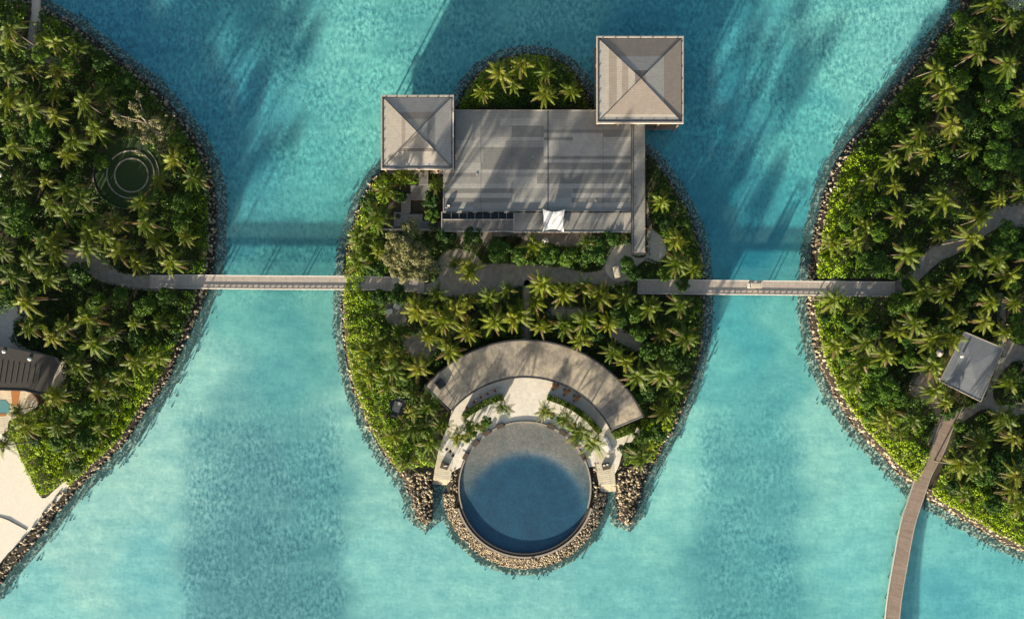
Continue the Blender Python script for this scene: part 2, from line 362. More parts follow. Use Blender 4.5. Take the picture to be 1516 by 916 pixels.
c = mixc(t, 1.0, at.outputs['Color'], ramp(t, f, [(0.38, (0.66, 0.72, 0.76)), (0.62, (1.4, 1.32, 1.26))]), 'MULTIPLY')
c = mixc(t, 1.0, c, ramp(t, f2, [(0.34, (0.72, 0.78, 0.82)), (0.66, (1.3, 1.2, 1.16))]), 'MULTIPLY')
t.links.new(c, b.inputs['Base Color']); b.inputs['Roughness'].default_value = 0.6; M['pooltile'] = m

# ------------------------------------------------------------ island outlines (photo points)
G = 1.0                                            # ground height
LEFT = [(-60, -40), (5, -8), (30, -3), (62, 10), (102, 32), (130, 52), (160, 75), (200, 106), (225, 126), (250, 153), (272, 180), (292, 208), (306, 235),
        (315, 264), (320, 300), (320, 340), (317, 385), (312, 410), (303, 437), (294, 462), (281, 492), (266, 521), (252, 551), (238, 577),
        (218, 603), (186, 653), (141, 695), (100, 739), (59, 792), (15, 843), (-20, 885), (-60, 900), (-260, 900), (-260, -40)]
RIGHT = [(1440, -40), (1425, 8), (1400, 40), (1372, 74), (1345, 106), (1318, 138), (1296, 165), (1270, 197), (1250, 222), (1232, 258), (1219, 292), (1209, 330), (1202, 370),
         (1198, 410), (1196, 445), (1199, 480), (1208, 525), (1222, 560), (1242, 598), (1266, 632), (1298, 667), (1330, 700), (1352, 720), (1380, 742),
         (1410, 760), (1440, 777), (1475, 797), (1516, 815), (1580, 835), (1780, 850), (1780, -40)]
def ringpts(a0, a1, r, n, c=(777, 722)):
    return [(c[0] + r * math.cos(math.radians(a0 + (a1 - a0) * i / n)), c[1] + r * math.sin(math.radians(a0 + (a1 - a0) * i / n))) for i in range(n + 1)]
CENTRE = [(780, 79), (815, 83), (843, 98), (862, 122), (875, 150), (884, 178), (905, 195), (940, 215), (965, 232), (985, 258), (1005, 288), (1020, 315), (1032, 348), (1040, 382), (1043, 415), (1043, 445),
          (1042, 482), (1037, 520), (1027, 560), (1012, 600), (998, 632), (983, 656), (970, 680), (957, 705), (947, 735), (939, 762), (929, 776), (917, 771),
          (914, 745), (911, 724), (888, 722)] + ringpts(4, 176, 117, 22) + [(661, 714), (640, 714), (640, 745), (640, 768), (630, 776), (617, 766), (610, 740), (600, 714), (584, 692), (564, 666),
          (547, 636), (534, 606), (524, 580), (516, 550), (511, 520), (507, 480), (506, 440), (508, 410), (511, 380), (517, 350), (526, 320), (536, 295), (550, 270), (570, 248), (600, 215), (640, 185), (675, 160),
          (690, 128), (714, 102), (745, 86)]
def world(poly, z=0.0): return [P(x, y, z)[:2] for x, y in poly]
def island(name, poly, sm=True):
    w_ = world(smooth_poly(poly, 4) if sm else poly); w_ = ccw(w_); mb = MB()
    rings = [(offset(w_, -1.5), G), (offset(w_, -0.8), 0.75), (w_, 0.0), (offset(w_, 0.6), -0.3), (offset(w_, 2.4), -0.72)]
    n = len(w_); v = []; f = []
    for r, z in rings: v += [(x, y, z) for x, y in r]
    for k in range(len(rings) - 1):
        for i in range(n):
            j = (i + 1) % n; f.append((k * n + i, (k + 1) * n + i, (k + 1) * n + j, k * n + j))
    mb.add(v, f, 1)
    tri = tessellate_polygon([[Vector((x, y, 0)) for x, y in rings[0][0]]]); tt = []
    for t_ in tri:
        A, B, C_ = [Vector(rings[0][0][i]) for i in t_]
        tt.append(t_ if (B - A).x * (C_ - A).y - (B - A).y * (C_ - A).x > 0 else t_[::-1])
    mb.f += [tuple(q) for q in tt]; mb.m += [0] * len(tt)
    tag(mb.build(name, [M['soil'], M['bank']]), kind='structure'); return w_
WL = island('island_ground', LEFT); WC = island('island_ground', CENTRE, False); WR = island('island_ground', RIGHT)
# ------------------------------------------------------------ sea bed and water
gx = np.concatenate([[-900, -400, -200], np.arange(-130, 130.1, 0.55), [200, 400, 900]])
gy = np.concatenate([[-900, -400, -200], np.arange(-85, 85.1, 0.55), [200, 400, 900]])
X, Y = np.meshgrid(gx, gy); PX = X / 0.15 + 758; PY = 458 - Y / 0.15
# (x, y, sRGB wanted) of the bed through the water, island shade painted into upper ones
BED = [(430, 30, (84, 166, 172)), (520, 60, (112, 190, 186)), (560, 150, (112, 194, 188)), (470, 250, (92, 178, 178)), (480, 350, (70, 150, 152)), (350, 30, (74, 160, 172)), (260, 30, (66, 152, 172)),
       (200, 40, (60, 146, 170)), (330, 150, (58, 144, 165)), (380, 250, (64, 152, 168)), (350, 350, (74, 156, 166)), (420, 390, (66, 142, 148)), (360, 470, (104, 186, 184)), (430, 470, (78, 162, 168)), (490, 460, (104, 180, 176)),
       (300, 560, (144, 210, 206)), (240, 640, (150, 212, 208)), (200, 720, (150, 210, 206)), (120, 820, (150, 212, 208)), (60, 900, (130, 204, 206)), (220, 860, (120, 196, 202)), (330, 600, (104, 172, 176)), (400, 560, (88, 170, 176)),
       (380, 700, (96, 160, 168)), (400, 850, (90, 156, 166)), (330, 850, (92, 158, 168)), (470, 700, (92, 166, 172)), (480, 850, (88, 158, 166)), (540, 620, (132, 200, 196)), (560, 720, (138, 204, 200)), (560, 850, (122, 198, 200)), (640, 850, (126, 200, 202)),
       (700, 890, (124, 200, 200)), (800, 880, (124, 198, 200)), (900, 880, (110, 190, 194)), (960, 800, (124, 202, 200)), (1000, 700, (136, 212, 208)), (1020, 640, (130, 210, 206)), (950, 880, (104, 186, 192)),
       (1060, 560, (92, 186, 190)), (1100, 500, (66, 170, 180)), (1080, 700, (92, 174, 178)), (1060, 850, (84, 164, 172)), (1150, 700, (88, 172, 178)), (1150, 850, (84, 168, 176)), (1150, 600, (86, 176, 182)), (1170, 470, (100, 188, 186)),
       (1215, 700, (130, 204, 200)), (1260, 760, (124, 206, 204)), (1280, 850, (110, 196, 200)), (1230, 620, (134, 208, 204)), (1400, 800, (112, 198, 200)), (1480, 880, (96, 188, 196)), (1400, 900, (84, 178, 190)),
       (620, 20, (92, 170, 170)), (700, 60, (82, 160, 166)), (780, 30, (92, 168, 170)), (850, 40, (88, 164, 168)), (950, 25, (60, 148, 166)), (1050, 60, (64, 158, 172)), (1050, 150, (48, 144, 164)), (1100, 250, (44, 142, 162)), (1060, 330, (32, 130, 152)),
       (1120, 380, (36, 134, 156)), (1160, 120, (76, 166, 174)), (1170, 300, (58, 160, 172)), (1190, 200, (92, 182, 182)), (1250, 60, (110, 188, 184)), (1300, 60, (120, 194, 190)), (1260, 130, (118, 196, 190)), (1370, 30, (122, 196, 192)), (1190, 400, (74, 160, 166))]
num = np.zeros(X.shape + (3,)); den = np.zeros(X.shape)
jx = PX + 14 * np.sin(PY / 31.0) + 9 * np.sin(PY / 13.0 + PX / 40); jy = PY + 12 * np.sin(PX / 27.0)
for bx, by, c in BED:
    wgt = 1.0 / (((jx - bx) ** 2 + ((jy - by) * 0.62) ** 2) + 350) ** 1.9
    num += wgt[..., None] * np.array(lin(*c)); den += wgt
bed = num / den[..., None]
def band(x0, x1, y0, y1, s, mul):                  # darker stretch of bed (growth, also painted shade) with one fairly sharp edge
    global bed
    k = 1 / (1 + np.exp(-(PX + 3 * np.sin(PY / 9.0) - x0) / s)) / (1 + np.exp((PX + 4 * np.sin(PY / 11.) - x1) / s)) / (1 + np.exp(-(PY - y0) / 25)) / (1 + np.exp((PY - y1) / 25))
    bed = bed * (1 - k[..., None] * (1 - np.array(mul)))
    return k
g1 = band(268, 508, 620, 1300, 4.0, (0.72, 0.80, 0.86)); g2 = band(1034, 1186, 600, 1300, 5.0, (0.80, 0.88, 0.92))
g3 = band(330, 515, 335, 440, 10, (0.75, 0.8, 0.82)); g4 = band(1355, 1440, 838, 900, 5, (0.75, 0.9, 0.97))  # first: left bridge's shade painted into the bed; second: a darker square patch
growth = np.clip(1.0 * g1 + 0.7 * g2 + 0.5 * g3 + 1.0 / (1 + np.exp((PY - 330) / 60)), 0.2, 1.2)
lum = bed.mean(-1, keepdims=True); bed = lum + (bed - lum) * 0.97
up = 1 / (1 + np.exp((PY - 400) / 45))[..., None]; bed = bed * (1 - up * np.array((.10, .0, -.04)))  # blue cast of the shaded upper water, painted into the bed
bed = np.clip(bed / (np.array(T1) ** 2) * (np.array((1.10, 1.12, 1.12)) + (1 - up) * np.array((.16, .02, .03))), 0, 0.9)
ny, nx = X.shape
Zb = -0.65 + 0.0 * X
vv = np.stack([X, Y, Zb], -1).reshape(-1, 3); idx = np.arange(ny * nx).reshape(ny, nx)
ff = np.stack([idx[:-1, :-1], idx[:-1, 1:], idx[1:, 1:], idx[1:, :-1]], -1).reshape(-1, 4)
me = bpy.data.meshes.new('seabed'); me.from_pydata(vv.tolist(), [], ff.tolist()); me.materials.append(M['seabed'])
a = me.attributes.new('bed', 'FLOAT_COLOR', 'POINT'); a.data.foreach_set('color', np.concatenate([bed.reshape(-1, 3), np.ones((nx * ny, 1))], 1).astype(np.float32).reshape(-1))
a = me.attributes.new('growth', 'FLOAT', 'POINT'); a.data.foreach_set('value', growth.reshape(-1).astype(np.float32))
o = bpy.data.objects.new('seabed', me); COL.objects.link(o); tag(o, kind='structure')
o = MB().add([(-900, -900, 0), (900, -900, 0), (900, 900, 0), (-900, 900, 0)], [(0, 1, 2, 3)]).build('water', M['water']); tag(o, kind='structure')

# ------------------------------------------------------------ paths, sand and plaza (flush sheets)
def sheet(name, poly, z, mat, sm=0, kind='structure'):
    pts = smooth_poly(poly, sm) if sm else poly
    o = MB().prism([P(x, y, z)[:2] for x, y in pts], z - 0.12, z, 0).build(name, mat); return tag(o, kind=kind)
PATHS = {
 'left_walk': [(88, 380), (108, 366), (140, 368), (160, 388), (178, 402), (205, 407), (245, 408), (245, 429), (200, 429), (180, 425), (160, 420), (138, 412), (118, 404), (100, 396)],
 'left_sand': [(-10, 452), (14, 446), (36, 452), (40, 470), (24, 478), (23, 498), (35, 512), (60, 522), (95, 535), (98, 560), (84, 590), (60, 540), (0, 515), (-10, 515)],
 'left_link': [(27, 415), (38, 415), (40, 445), (28, 448)],
 'left_top': [(47, 20), (59, 20), (60, 50), (64, 72), (78, 84), (96, 84), (84, 98), (66, 100), (56, 88), (40, 66), (42, 50)],
 'beach': [(-40, 640), (15, 652), (22, 656), (30, 676), (44, 703), (62, 737), (82, 724), (97, 712), (100, 722), (70, 758), (43, 787), (12, 818), (-40, 860)],
 'front_court': [(596, 424), (640, 418), (652, 400), (648, 384), (660, 372), (682, 368), (704, 376), (716, 390), (740, 389), (790, 392), (830, 394), (866, 402), (890, 398), (898, 378), (906, 366), (934, 360), (936, 378), (957, 378), (958, 300), (966, 338), (982, 352), (987, 376), (975, 392), (958, 384), (940, 398), (934, 418), (905, 424), (830, 420), (770, 424), (740, 434), (660, 440), (620, 434)],
 'entrance': [(664, 342), (880, 342), (872, 362), (850, 366), (820, 364), (790, 366), (770, 352), (730, 352), (722, 368), (706, 352), (690, 352), (686, 370), (676, 346)],
 'mid_walk': [(774, 424), (786, 424), (785, 508), (773, 508)],
 'side_court': [(815, 454), (868, 456), (880, 468), (845, 474), (812, 468)],
 'bed_court': [(570, 452), (584, 446), (600, 452), (606, 478), (590, 484), (572, 476)],
 'rubble_court': [(905, 482), (916, 484), (942, 500), (955, 515), (940, 520), (920, 512), (902, 498)],
 'grove_court': [(596, 498), (626, 492), (648, 510), (640, 526), (610, 528), (598, 514)],
 'right_walk': [(1230, 402), (1238, 414), (1290, 417), (1322, 417), (1345, 404), (1362, 380), (1378, 364), (1412, 352), (1440, 332), (1472, 308), (1530, 298), (1530, 334), (1478, 338), (1446, 358), (1412, 378), (1388, 390), (1364, 412), (1338, 434), (1310, 440), (1236, 440), (1205, 438), (1205, 416), (1228, 414)],
 'house_walk': [(1472, 440), (1488, 440), (1490, 490), (1502, 508), (1530, 516), (1530, 546), (1506, 534), (1492, 542), (1480, 556), (1470, 580), (1476, 596), (1496, 600), (1530, 592), (1530, 606), (1490, 618), (1460, 606), (1440, 614), (1418, 630), (1397, 634), (1394, 612), (1420, 604), (1452, 590), (1480, 520)],
 'house_side': [(1352, 556), (1366, 546), (1382, 560), (1390, 600), (1400, 614), (1394, 650), (1382, 668), (1372, 648), (1386, 622), (1372, 600), (1356, 590), (1346, 576)],
 'pale_court': [(896, 388), (904, 368), (920, 362), (936, 362), (936, 379), (956, 379), (957, 350), (966, 340), (980, 352), (986, 372), (972, 390), (954, 386), (940, 398), (932, 412), (912, 416), (898, 404)],
 'right_top': [(1486, -20), (1530, -20), (1530, 14), (1508, 16), (1490, 6)],
}
for k, p in PATHS.items():
    sheet('sand_beach' if k == 'beach' else 'path', p, G + (0.056 if k == 'pale_court' else 0.05), M['sand'] if k == 'beach' else M['palepath'] if k in ('pale_court', 'left_sand', 'right_top') else M['path'], 4)
# white plaza round the pool, with arms reaching the two jetties
PC = (777, 722)
arc_in = ringpts(219, 320, 146, 30, (777, 700))
PLAZA = [(643, 698), (648, 672), (655, 650), (664, 628), (668, 610)] + arc_in[1:-1] + [(892, 612), (912, 640), (943, 632), (953, 640), (948, 651), (925, 656), (916, 690), (911, 700), (884, 698), (880, 690)] + ringpts(-18, -162, 100, 24) + [(666, 700)]
pz = G + 0.35
tag(MB().prism([P(x, y, pz)[:2] for x, y in PLAZA], G - 0.1, pz).build('plaza_paving', M['paving']), kind='structure')
# stone steps going down into the channels
def jetty(pts, label):
    r = empty('stone_jetty', P(pts[0][0], pts[0][1], 0), 0, label, 'jetty')
    a_, b_, c_, d_ = pts                           # top-left, top-right, bottom-right, bottom-left
    L = lambda u, v: ((a_[0] + (b_[0] - a_[0]) * u) * (1 - v) + (d_[0] + (c_[0] - d_[0]) * u) * v, (a_[1] + (b_[1] - a_[1]) * u) * (1 - v) + (d_[1] + (c_[1] - d_[1]) * u) * v)
    q = [L(0, 0), L(1, 0), L(1, .82), L(0, .82)]; MB().prism([P(x, y, pz)[:2] for x, y in q], -1.4, pz + 0.004).build('platform', M['jetty'], r)
    for k in range(4):
        v0 = .82 + .045 * k; z = pz - 0.28 * (k + 1); q = [L(0, v0), L(1, v0), L(1, v0 + .045), L(0, v0 + .045)]
        MB().prism([P(x, y, z)[:2] for x, y in q], -1.4 + 0.01 * k, z).build('step', M['jetty'], r)
jetty([(648, 672), (671, 680), (666, 718), (640, 716)], 'pale stone landing left of the round pool, stepping down into the channel')
jetty([(880, 672), (908, 668), (912, 727), (888, 728)], 'pale stone landing right of the round pool, stepping down into the channel')
for pts, z in (([(0, 760), (12, 768), (40, 784), (52, 790), (10, 850), (-60, 850), (-60, 740)], 0),):
    pass
# ------------------------------------------------------------ the round pool
c3 = P(777, 722, 1.6); cx, cy = c3[0], c3[1]; R0 = 97 * 0.15 * (H - 1.6) / H
pool = empty('round_pool', (cx, cy, G), 0, 'round blue infinity pool with grey shelf at its upper side', 'pool')
nr, na = 40, 160; rr = np.linspace(0, R0, nr); aa = np.linspace(0, 2 * math.pi, na, endpoint=False)
RR, AA = np.meshgrid(rr, aa, indexing='ij'); VX = cx + RR * np.cos(AA); VY = cy + RR * np.sin(AA)
dx_, dy_ = P(778, 757, 1.2)[:2]; dd = np.hypot(VX - dx_, VY - dy_) - 87 * 0.15
k = 1 / (1 + np.exp(-(dd + .06 * np.sin(AA * 9 + RR)) / 0.55)); far = np.clip((VY - cy) / R0 * 1.3 + 0.35, 0, 1)
kk = (k * far)[..., None]
colp = (1 - k[..., None]) * np.array((0.010, 0.085, 0.17)) + k[..., None] * ((1 - far[..., None]) * np.array((0.02, 0.105, 0.165)) + far[..., None] * np.array((0.28, 0.245, 0.225)))
ZZ = 1.55 - 0.28 - 0.0 * k - 0.20 * (1 - k)
vl = np.stack([VX, VY, ZZ], -1).reshape(-1, 3); fl = []
for i in range(nr - 1):
    for j in range(na):
        j2 = (j + 1) % na; fl.append((i * na + j, (i + 1) * na + j, (i + 1) * na + j2, i * na + j2))
mb = MB().add(vl.tolist(), fl); pb = mb.build('basin', M['pooltile'], pool, smooth=True)
a = pb.data.attributes.new('bed', 'FLOAT_COLOR', 'POINT'); a.data.foreach_set('color', np.concatenate([colp.reshape(-1, 3), np.ones((nr * na, 1))], 1).astype(np.float32).reshape(-1))
mb = MB(); n = 160
mb.add([(cx, cy, 1.55)] + [(cx + R0 * math.cos(2 * math.pi * k / n), cy + R0 * math.sin(2 * math.pi * k / n), 1.55) for k in range(n)], [(0, k + 1, (k + 1) % n + 1) for k in range(n)])
mb.build('pool_surface', M['poolwater'], pool)
def ringmesh(r0, r1, z0, z1, a0, a1, n, m=0, mb=None, c=(cx, cy)):
    mb = mb or MB(); v = []; f = []
    for i in range(n + 1):
        t_ = a0 + (a1 - a0) * i / n
        for r, z in ((r0, z0), (r0, z1), (r1, z1), (r1, z0)): v.append((c[0] + r * math.cos(t_), c[1] + r * math.sin(t_), z))
    for i in range(n):
        b_ = i * 4
        for k in range(4): f.append((b_ + k, b_ + (k + 1) % 4, b_ + 4 + (k + 1) % 4, b_ + 4 + k)[::-1])
    f.append((0, 1, 2, 3)); f.append((n * 4 + 3, n * 4 + 2, n * 4 + 1, n * 4)); mb.add(v, f, m); return mb
ringmesh(R0 - 0.01, R0 + 0.3, 0.6, 1.56, math.radians(198), math.radians(342), 100).build('infinity_rim', M['darkmetal'], pool)
ringmesh(R0 + 0.75, R0 + 1.15, 0.3, 1.5, math.radians(197), math.radians(343), 100).build('outer_kerb', M['concrete'], pool)
ringmesh(R0 + 0.3, R0 + 0.75, 0.3, 1.2, math.radians(197), math.radians(343), 100).build('overflow_channel', M['brown'], pool)
ringmesh(R0 - 0.02, R0 + 0.25, 0.6, 1.57, math.radians(-18), math.radians(198), 100).build('inner_edge', M['concrete'], pool)
# rubble cone outside the kerb
mb = MB(); v = []; f = []; n = 90
for i in range(n + 1):
    t_ = math.radians(195 + 150 * i / n)
    for r, z in ((R0 + 1.1, 1.25), (R0 + 3.1, 0.1), (R0 + 4.6, -.72)): v.append((cx + r * math.cos(t_), cy + r * math.sin(t_), z))
for i in range(n):
    for k in range(2): b_ = i * 3 + k; f.append((b_, b_ + 1, b_ + 4, b_ + 3))
tag(mb.add(v, f).build('rubble_bank', M['bank']), kind='structure')

# ------------------------------------------------------------ buildings
def pavilion(x0, y0, x1, y1, ez, rise, bands, label, door_side):
    a_, b_ = P(x0, y1, ez), P(x1, y0, ez); mx, my = (a_[0] + b_[0]) / 2, (a_[1] + b_[1]) / 2; hx, hy = (b_[0] - a_[0]) / 2, (b_[1] - a_[1]) / 2
    r = empty('pavilion', (mx, my, 0), 0, label, 'pavilion')
    mb = MB(); ins = 0.5; ax, ay = hx - ins, hy - ins
    dirs = {'top': ((-1, 1), (1, 1)), 'right': ((1, 1), (1, -1)), 'bottom': ((1, -1), (-1, -1)), 'left': ((-1, -1), (-1, 1))}
    for k, (p, q) in dirs.items():
        prev = 0.0
        for fr_, tone in bands[k]:
            v = []
            for t_, s_ in ((prev, p), (prev, q), (fr_, q), (fr_, p)): v.append((mx + s_[0] * ax * t_, my + s_[1] * ay * t_, ez + rise * (1 - t_)))
            mb.add(v, [(3, 2, 1, 0)] if prev > 0 else [(3, 2, 1)], tone); prev = fr_
    rf = mb.build('roof', TONES, r)
    mb = MB()
    for p in ((-1, 1), (1, 1), (1, -1), (-1, -1)): mb.tube([(mx, my, ez + rise + 0.0), (mx + p[0] * ax, my + p[1] * ay, ez + 0.05)], 0.07, n=4)
    mb.build('ridge_cap', M['darkmetal'], rf)
    mb = MB(); g_ = 0.32
    for sx_, sy_, lx, ly in ((0, 1, 2 * hx, g_), (0, -1, 2 * hx, g_), (1, 0, g_, 2 * hy - 2 * g_), (-1, 0, g_, 2 * hy - 2 * g_)):
        mb.box(mx + sx_ * (hx - g_ / 2), my + sy_ * (hy - g_ / 2), ez - 0.1, lx, ly, 0.5)
    mb.build('eave_beam', M['gutter'], r)
    mb = MB()
    for sx_, sy_, lx, ly in ((0, 1, 2 * ax + .1, 0.18), (0, -1, 2 * ax + .1, 0.18), (1, 0, 0.18, 2 * ay - .3), (-1, 0, 0.18, 2 * ay - .3)):
        mb.box(mx + sx_ * (ax + .08), my + sy_ * (ay + .08), ez - 0.12, lx, ly, 0.3)
    mb.build('gutter', M['darkmetal'], r)
    for s_ in range(7):
        u = -1 + (s_ + .5) * 2 / 7
        for X_, Y_ in ((u * hx, hy - .45), (u * hx, -hy + .45), (hx - .45, u * hy), (-hx + .45, u * hy)):
            MB().box(mx + X_, my + Y_, ez + 0.12, 0.16, 0.16, 0.25).build('gutter_bracket', M['darkmetal'], r)
    MB().prism([(mx - hx + 1.2, my - hy + 1.0), (mx + hx - 1.2, my - hy + 1.0), (mx + hx - 1.2, my + hy - 1.2), (mx - hx + 1.2, my + hy - 1.2)], 1.4, ez - 0.3).build('wall', M['wall'], r)
    MB().prism([(mx - hx + .2, my - hy + .2), (mx + hx - .2, my - hy + .2), (mx + hx - .2, my + hy - .2), (mx - hx + .2, my + hy - .2)], 1.15, 1.4).build('deck', M['deck'], r)
    for i in range(5):
        for j in range(2):
            for sw in (0, 1):
                u = -1 + i / 2; q = (u * (hx - .45), (2 * j - 1) * (hy - .45)) if not sw else ((2 * j - 1) * (hx - .45), u * (hy - .45))
                if sw and abs(u) == 1: continue
                MB().box(mx + q[0], my + q[1], ez / 2 - 0.9, .28, .28, ez + .9).build('post', M['wall'], r)
    mb = MB(); w_ = hy * 2 - 2.4; k = 0; X_ = mx - hx + 1.6
    while X_ < mx + hx - 1.6:
        mb.box(X_, my - hy + 0.96, ez - 1.5, 0.9, 0.1, 2.0); X_ += 1.3
    mb.build('window', M['glass'], r)
    return r
p1 = pavilion(564, 141, 672, 251, 7.0, .95, {
    'top': [(.36, 2), (.57, 0), (1, 1)], 'left': [(.34, 2), (.45, 0), (1, 2)], 'right': [(.3, 1), (.52, 4), (1, 1)], 'bottom': [(.47, 2), (.56, 3), (.86, 2), (1, 1)]},
    'smaller square pavilion with low hipped shingle roof at the left of the big flat roof', 'left')
p2 = pavilion(883, 54, 1012, 183, 7.4, 1.05, {
    'top': [(.2, 3), (.55, 1), (.72, 0), (1, 0)], 'right': [(.12, 0), (.57, 1), (1, 0)], 'left': [(.14, 3), (.3, 2), (.45, 0), (.57, 2), (.76, 0), (.87, 2), (1, 1)], 'bottom': [(.84, 0), (.9, 2), (1, 4)]},
    'larger square pavilion with pinkish hipped roof standing over the water at upper right', 'right')
# main hall
mh = empty('main_hall', (*P(805, 250, 0)[:2], G), 0, 'wide grey flat roofed hall between the two square pavilions', 'building')
def rect(x0, y0, x1, y1, z): a_, b_ = P(x0, y1, z), P(x1, y0, z); return [(a_[0], a_[1]), (b_[0], a_[1]), (b_[0], b_[1]), (a_[0], b_[1])]
rz = 4.6
MAINT = [shingle('shingle_band_dark', (0.225, 0.225, 0.22)), shingle('shingle_band_mid', (0.32, 0.315, 0.305)), shingle('shingle_band_light', (0.41, 0.40, 0.385))]
ROWS = [(163, 175, [(674, 1), (938, 0)]), (175, 186, [(674, 1), (740, 2), (800, 1), (938, 0)]), (186, 192, [(674, 1), (758, 0), (805, 1), (938, 0)]), (192, 197, [(674, 1), (758, 0), (938, 0)]),
        (197, 203, [(674, 1), (758, 0), (805, 2), (893, 0), (938, 0)]), (203, 208, [(674, 1), (705, 2), (805, 0), (848, 2), (938, 0)]), (208, 218, [(674, 2), (748, 1), (805, 2), (938, 0)]), (218, 231, [(674, 1), (715, 0), (805, 2), (938, 0)]),
        (231, 236, [(674, 1), (715, 0), (938, 0)]), (236, 241, [(674, 1), (715, 0), (805, 2), (938, 0)]), (241, 251, [(674, 2), (712, 0), (938, 0)]), (251, 256, [(656, 2), (938, 0)]), (256, 262, [(656, 0), (708, 1), (795, 0), (938, 0)]),
        (262, 272, [(656, 1), (750, 2), (795, 0), (938, 0)]), (272, 279, [(656, 2), (938, 0)]), (279, 286, [(656, 0), (760, 1), (848, 0), (938, 0)]), (286, 293, [(656, 2), (760, 1), (846, 2), (938, 0)]),
        (293, 300, [(656, 0), (758, 2), (846, 0), (938, 0)]), (300, 306, [(656, 1), (801, 2), (938, 0)]), (306, 313, [(656, 2), (700, 1), (938, 0)])]
mb = MB().prism([P(x, y, rz)[:2] for x, y in ((674, 163), (938, 163), (938, 313), (656, 313), (656, 251), (674, 251))], rz - 0.35, rz - .006, 1)
for y0_, y1_, seg in ROWS:
    for (xa, tn), (xb, _) in zip(seg[:-1], seg[1:]):
        mb.add([(*P(xa, y1_, rz)[:2], rz), (*P(xb, y1_, rz)[:2], rz), (*P(xb, y0_, rz)[:2], rz), (*P(xa, y0_, rz)[:2], rz)], [(0, 1, 2, 3)], tn)
rf = mb.build('roof', MAINT, mh)
mb = MB(); a_, b_ = P(811, 163, rz), P(811, 313, rz); mb.box(a_[0], (a_[1] + b_[1]) / 2, rz + 0.03, 0.10, a_[1] - b_[1] - 0.1, 0.06); mb.build('roof_seam', M['darkmetal'], rf)
mb = MB()
for (xa, ya, xb, yb) in ((674, 163.3, 938, 163.3), (656, 312.6, 938, 312.6), (656.4, 282, 656.4, 312)):
    A, B = P(xa, ya, rz), P(xb, yb, rz); mb.box((A[0] + B[0]) / 2, (A[1] + B[1]) / 2, rz - 0.05, abs(B[0] - A[0]) + .14, abs(B[1] - A[1]) + .14, 0.28)
mb.build('roof_edge', M['gutter'], mh)
MB().prism(rect(679, 168, 930, 306, rz), G - 0.2, rz - 0.36).build('wall', M['wall'], mh)
sk = MB().prism(rect(934.5, 182, 955.5, 377, 5.1), 4.75, 5.1).build('eave_roof', M['mainroof'], mh)
mb = MB()
for x in (934.6, 937.4, 955.2):
    A, B = P(x, 182, 5.1), P(x, 377, 5.1); mb.box(A[0], (A[1] + B[1]) / 2, 5.1, 0.1, A[1] - B[1], 0.14)
A, B = P(934.6, 376.8, 5.1), P(955.2, 376.8, 5.1); mb.box((A[0] + B[0]) / 2, A[1], 5.1, B[0] - A[0], 0.16, 0.14)
mb.build('flashing', M['darkmetal'], sk)
for y in range(195, 375, 12): MB().box(P(939, y, 5.1)[0], P(939, y, 5.1)[1], 6.2, .18, .18, .2).build('roof_vent', M['darkmetal'], sk)
for (x, y) in ((938, 374), (952, 374), (952, 340)): MB().box(*P(x, y, 3)[:2], 3.2, .25, .25, 5.1).build('post', M['wall'], mh)
pr = MB().prism(rect(760, 314.5, 923, 343, 4.6), 4.3, 4.6).build('porch_roof', M['mainroof'], mh)
MB().prism(rect(923.2, 315, 934.3, 342.6, 4.62), 4.3, 4.63).build('pale_porch_panel', M['gutter'], mh)
mb = MB(); A, B = P(760, 343, 4.6), P(934, 343, 4.6); mb.box((A[0] + B[0]) / 2, A[1] - 0.08, 4.5, B[0] - A[0], 0.16, 0.36); mb.build('porch_gutter', M['gutter'], mh)
mb = MB()
for x in np.linspace(668, 925, 12): A = P(x, 314.6, 4.8); mb.box(A[0], A[1], 4.85, 2.4, 0.12, 0.3)
mb.build('clerestory', M['glass'], mh)
MB().prism(rect(770, 316, 930, 332, 4.6), G - 0.2, 4.28).build('porch_wall', M['wall'], mh)
for x in np.linspace(765, 930, 7): MB().box(*P(x, 340, 3)[:2], 2.6, .22, .22, 3.4).build('post', M['wall'], mh)
pg = empty('pergola', (*P(706, 328, 0)[:2], G), 0, 'slatted pergola on the left of the porch, half glazed dark', 'pergola')
mb = MB()
for x in np.linspace(655, 760, 62): A, B = P(x, 325, 4.5), P(x, 342, 4.5); mb.box(A[0], (A[1] + B[1]) / 2, 4.5, 0.09, A[1] - B[1], 0.16)
mb.build('slats', M['gutter'], pg)
MB().prism(rect(655, 314.6, 760, 325, 4.45), 4.35, 4.45).build('dark_glazing', M['glass'], pg)
mb = MB()
for y in (314.2, 325, 342.5): A, B = P(654, y, 4.55), P(761, y, 4.55); mb.box((A[0] + B[0]) / 2, A[1], 4.55, B[0] - A[0], 0.16, 0.24)
for x in (654, 761): A, B = P(x, 314, 4.55), P(x, 342.5, 4.55); mb.box(A[0], (A[1] + B[1]) / 2, 4.55, 0.2, A[1] - B[1], 0.26)
for x in np.linspace(668, 750, 8): A, B = P(x, 314.5, 4.5), P(x, 325, 4.5); mb.box(A[0], (A[1] + B[1]) / 2, 4.52, 0.06, A[1] - B[1], 0.1)
mb.build('frame', M['gutter'], pg)
for x in (655, 690, 725, 760): MB().box(*P(x, 341.5, 2.6)[:2], 2.7, .2, .2, 3.5).build('post', M['wall'], pg)
MB().prism(rect(655, 315, 761, 342, G + .2), G - .1, G + .2).build('terrace', M['deck'], pg)
for x, y in ((706, 258), (789, 232), (882, 297)):
    MB().box(*P(x, y, rz)[:2], rz + .05, .3, .45, .1).build('roof_vent', M['gutter'], rf)
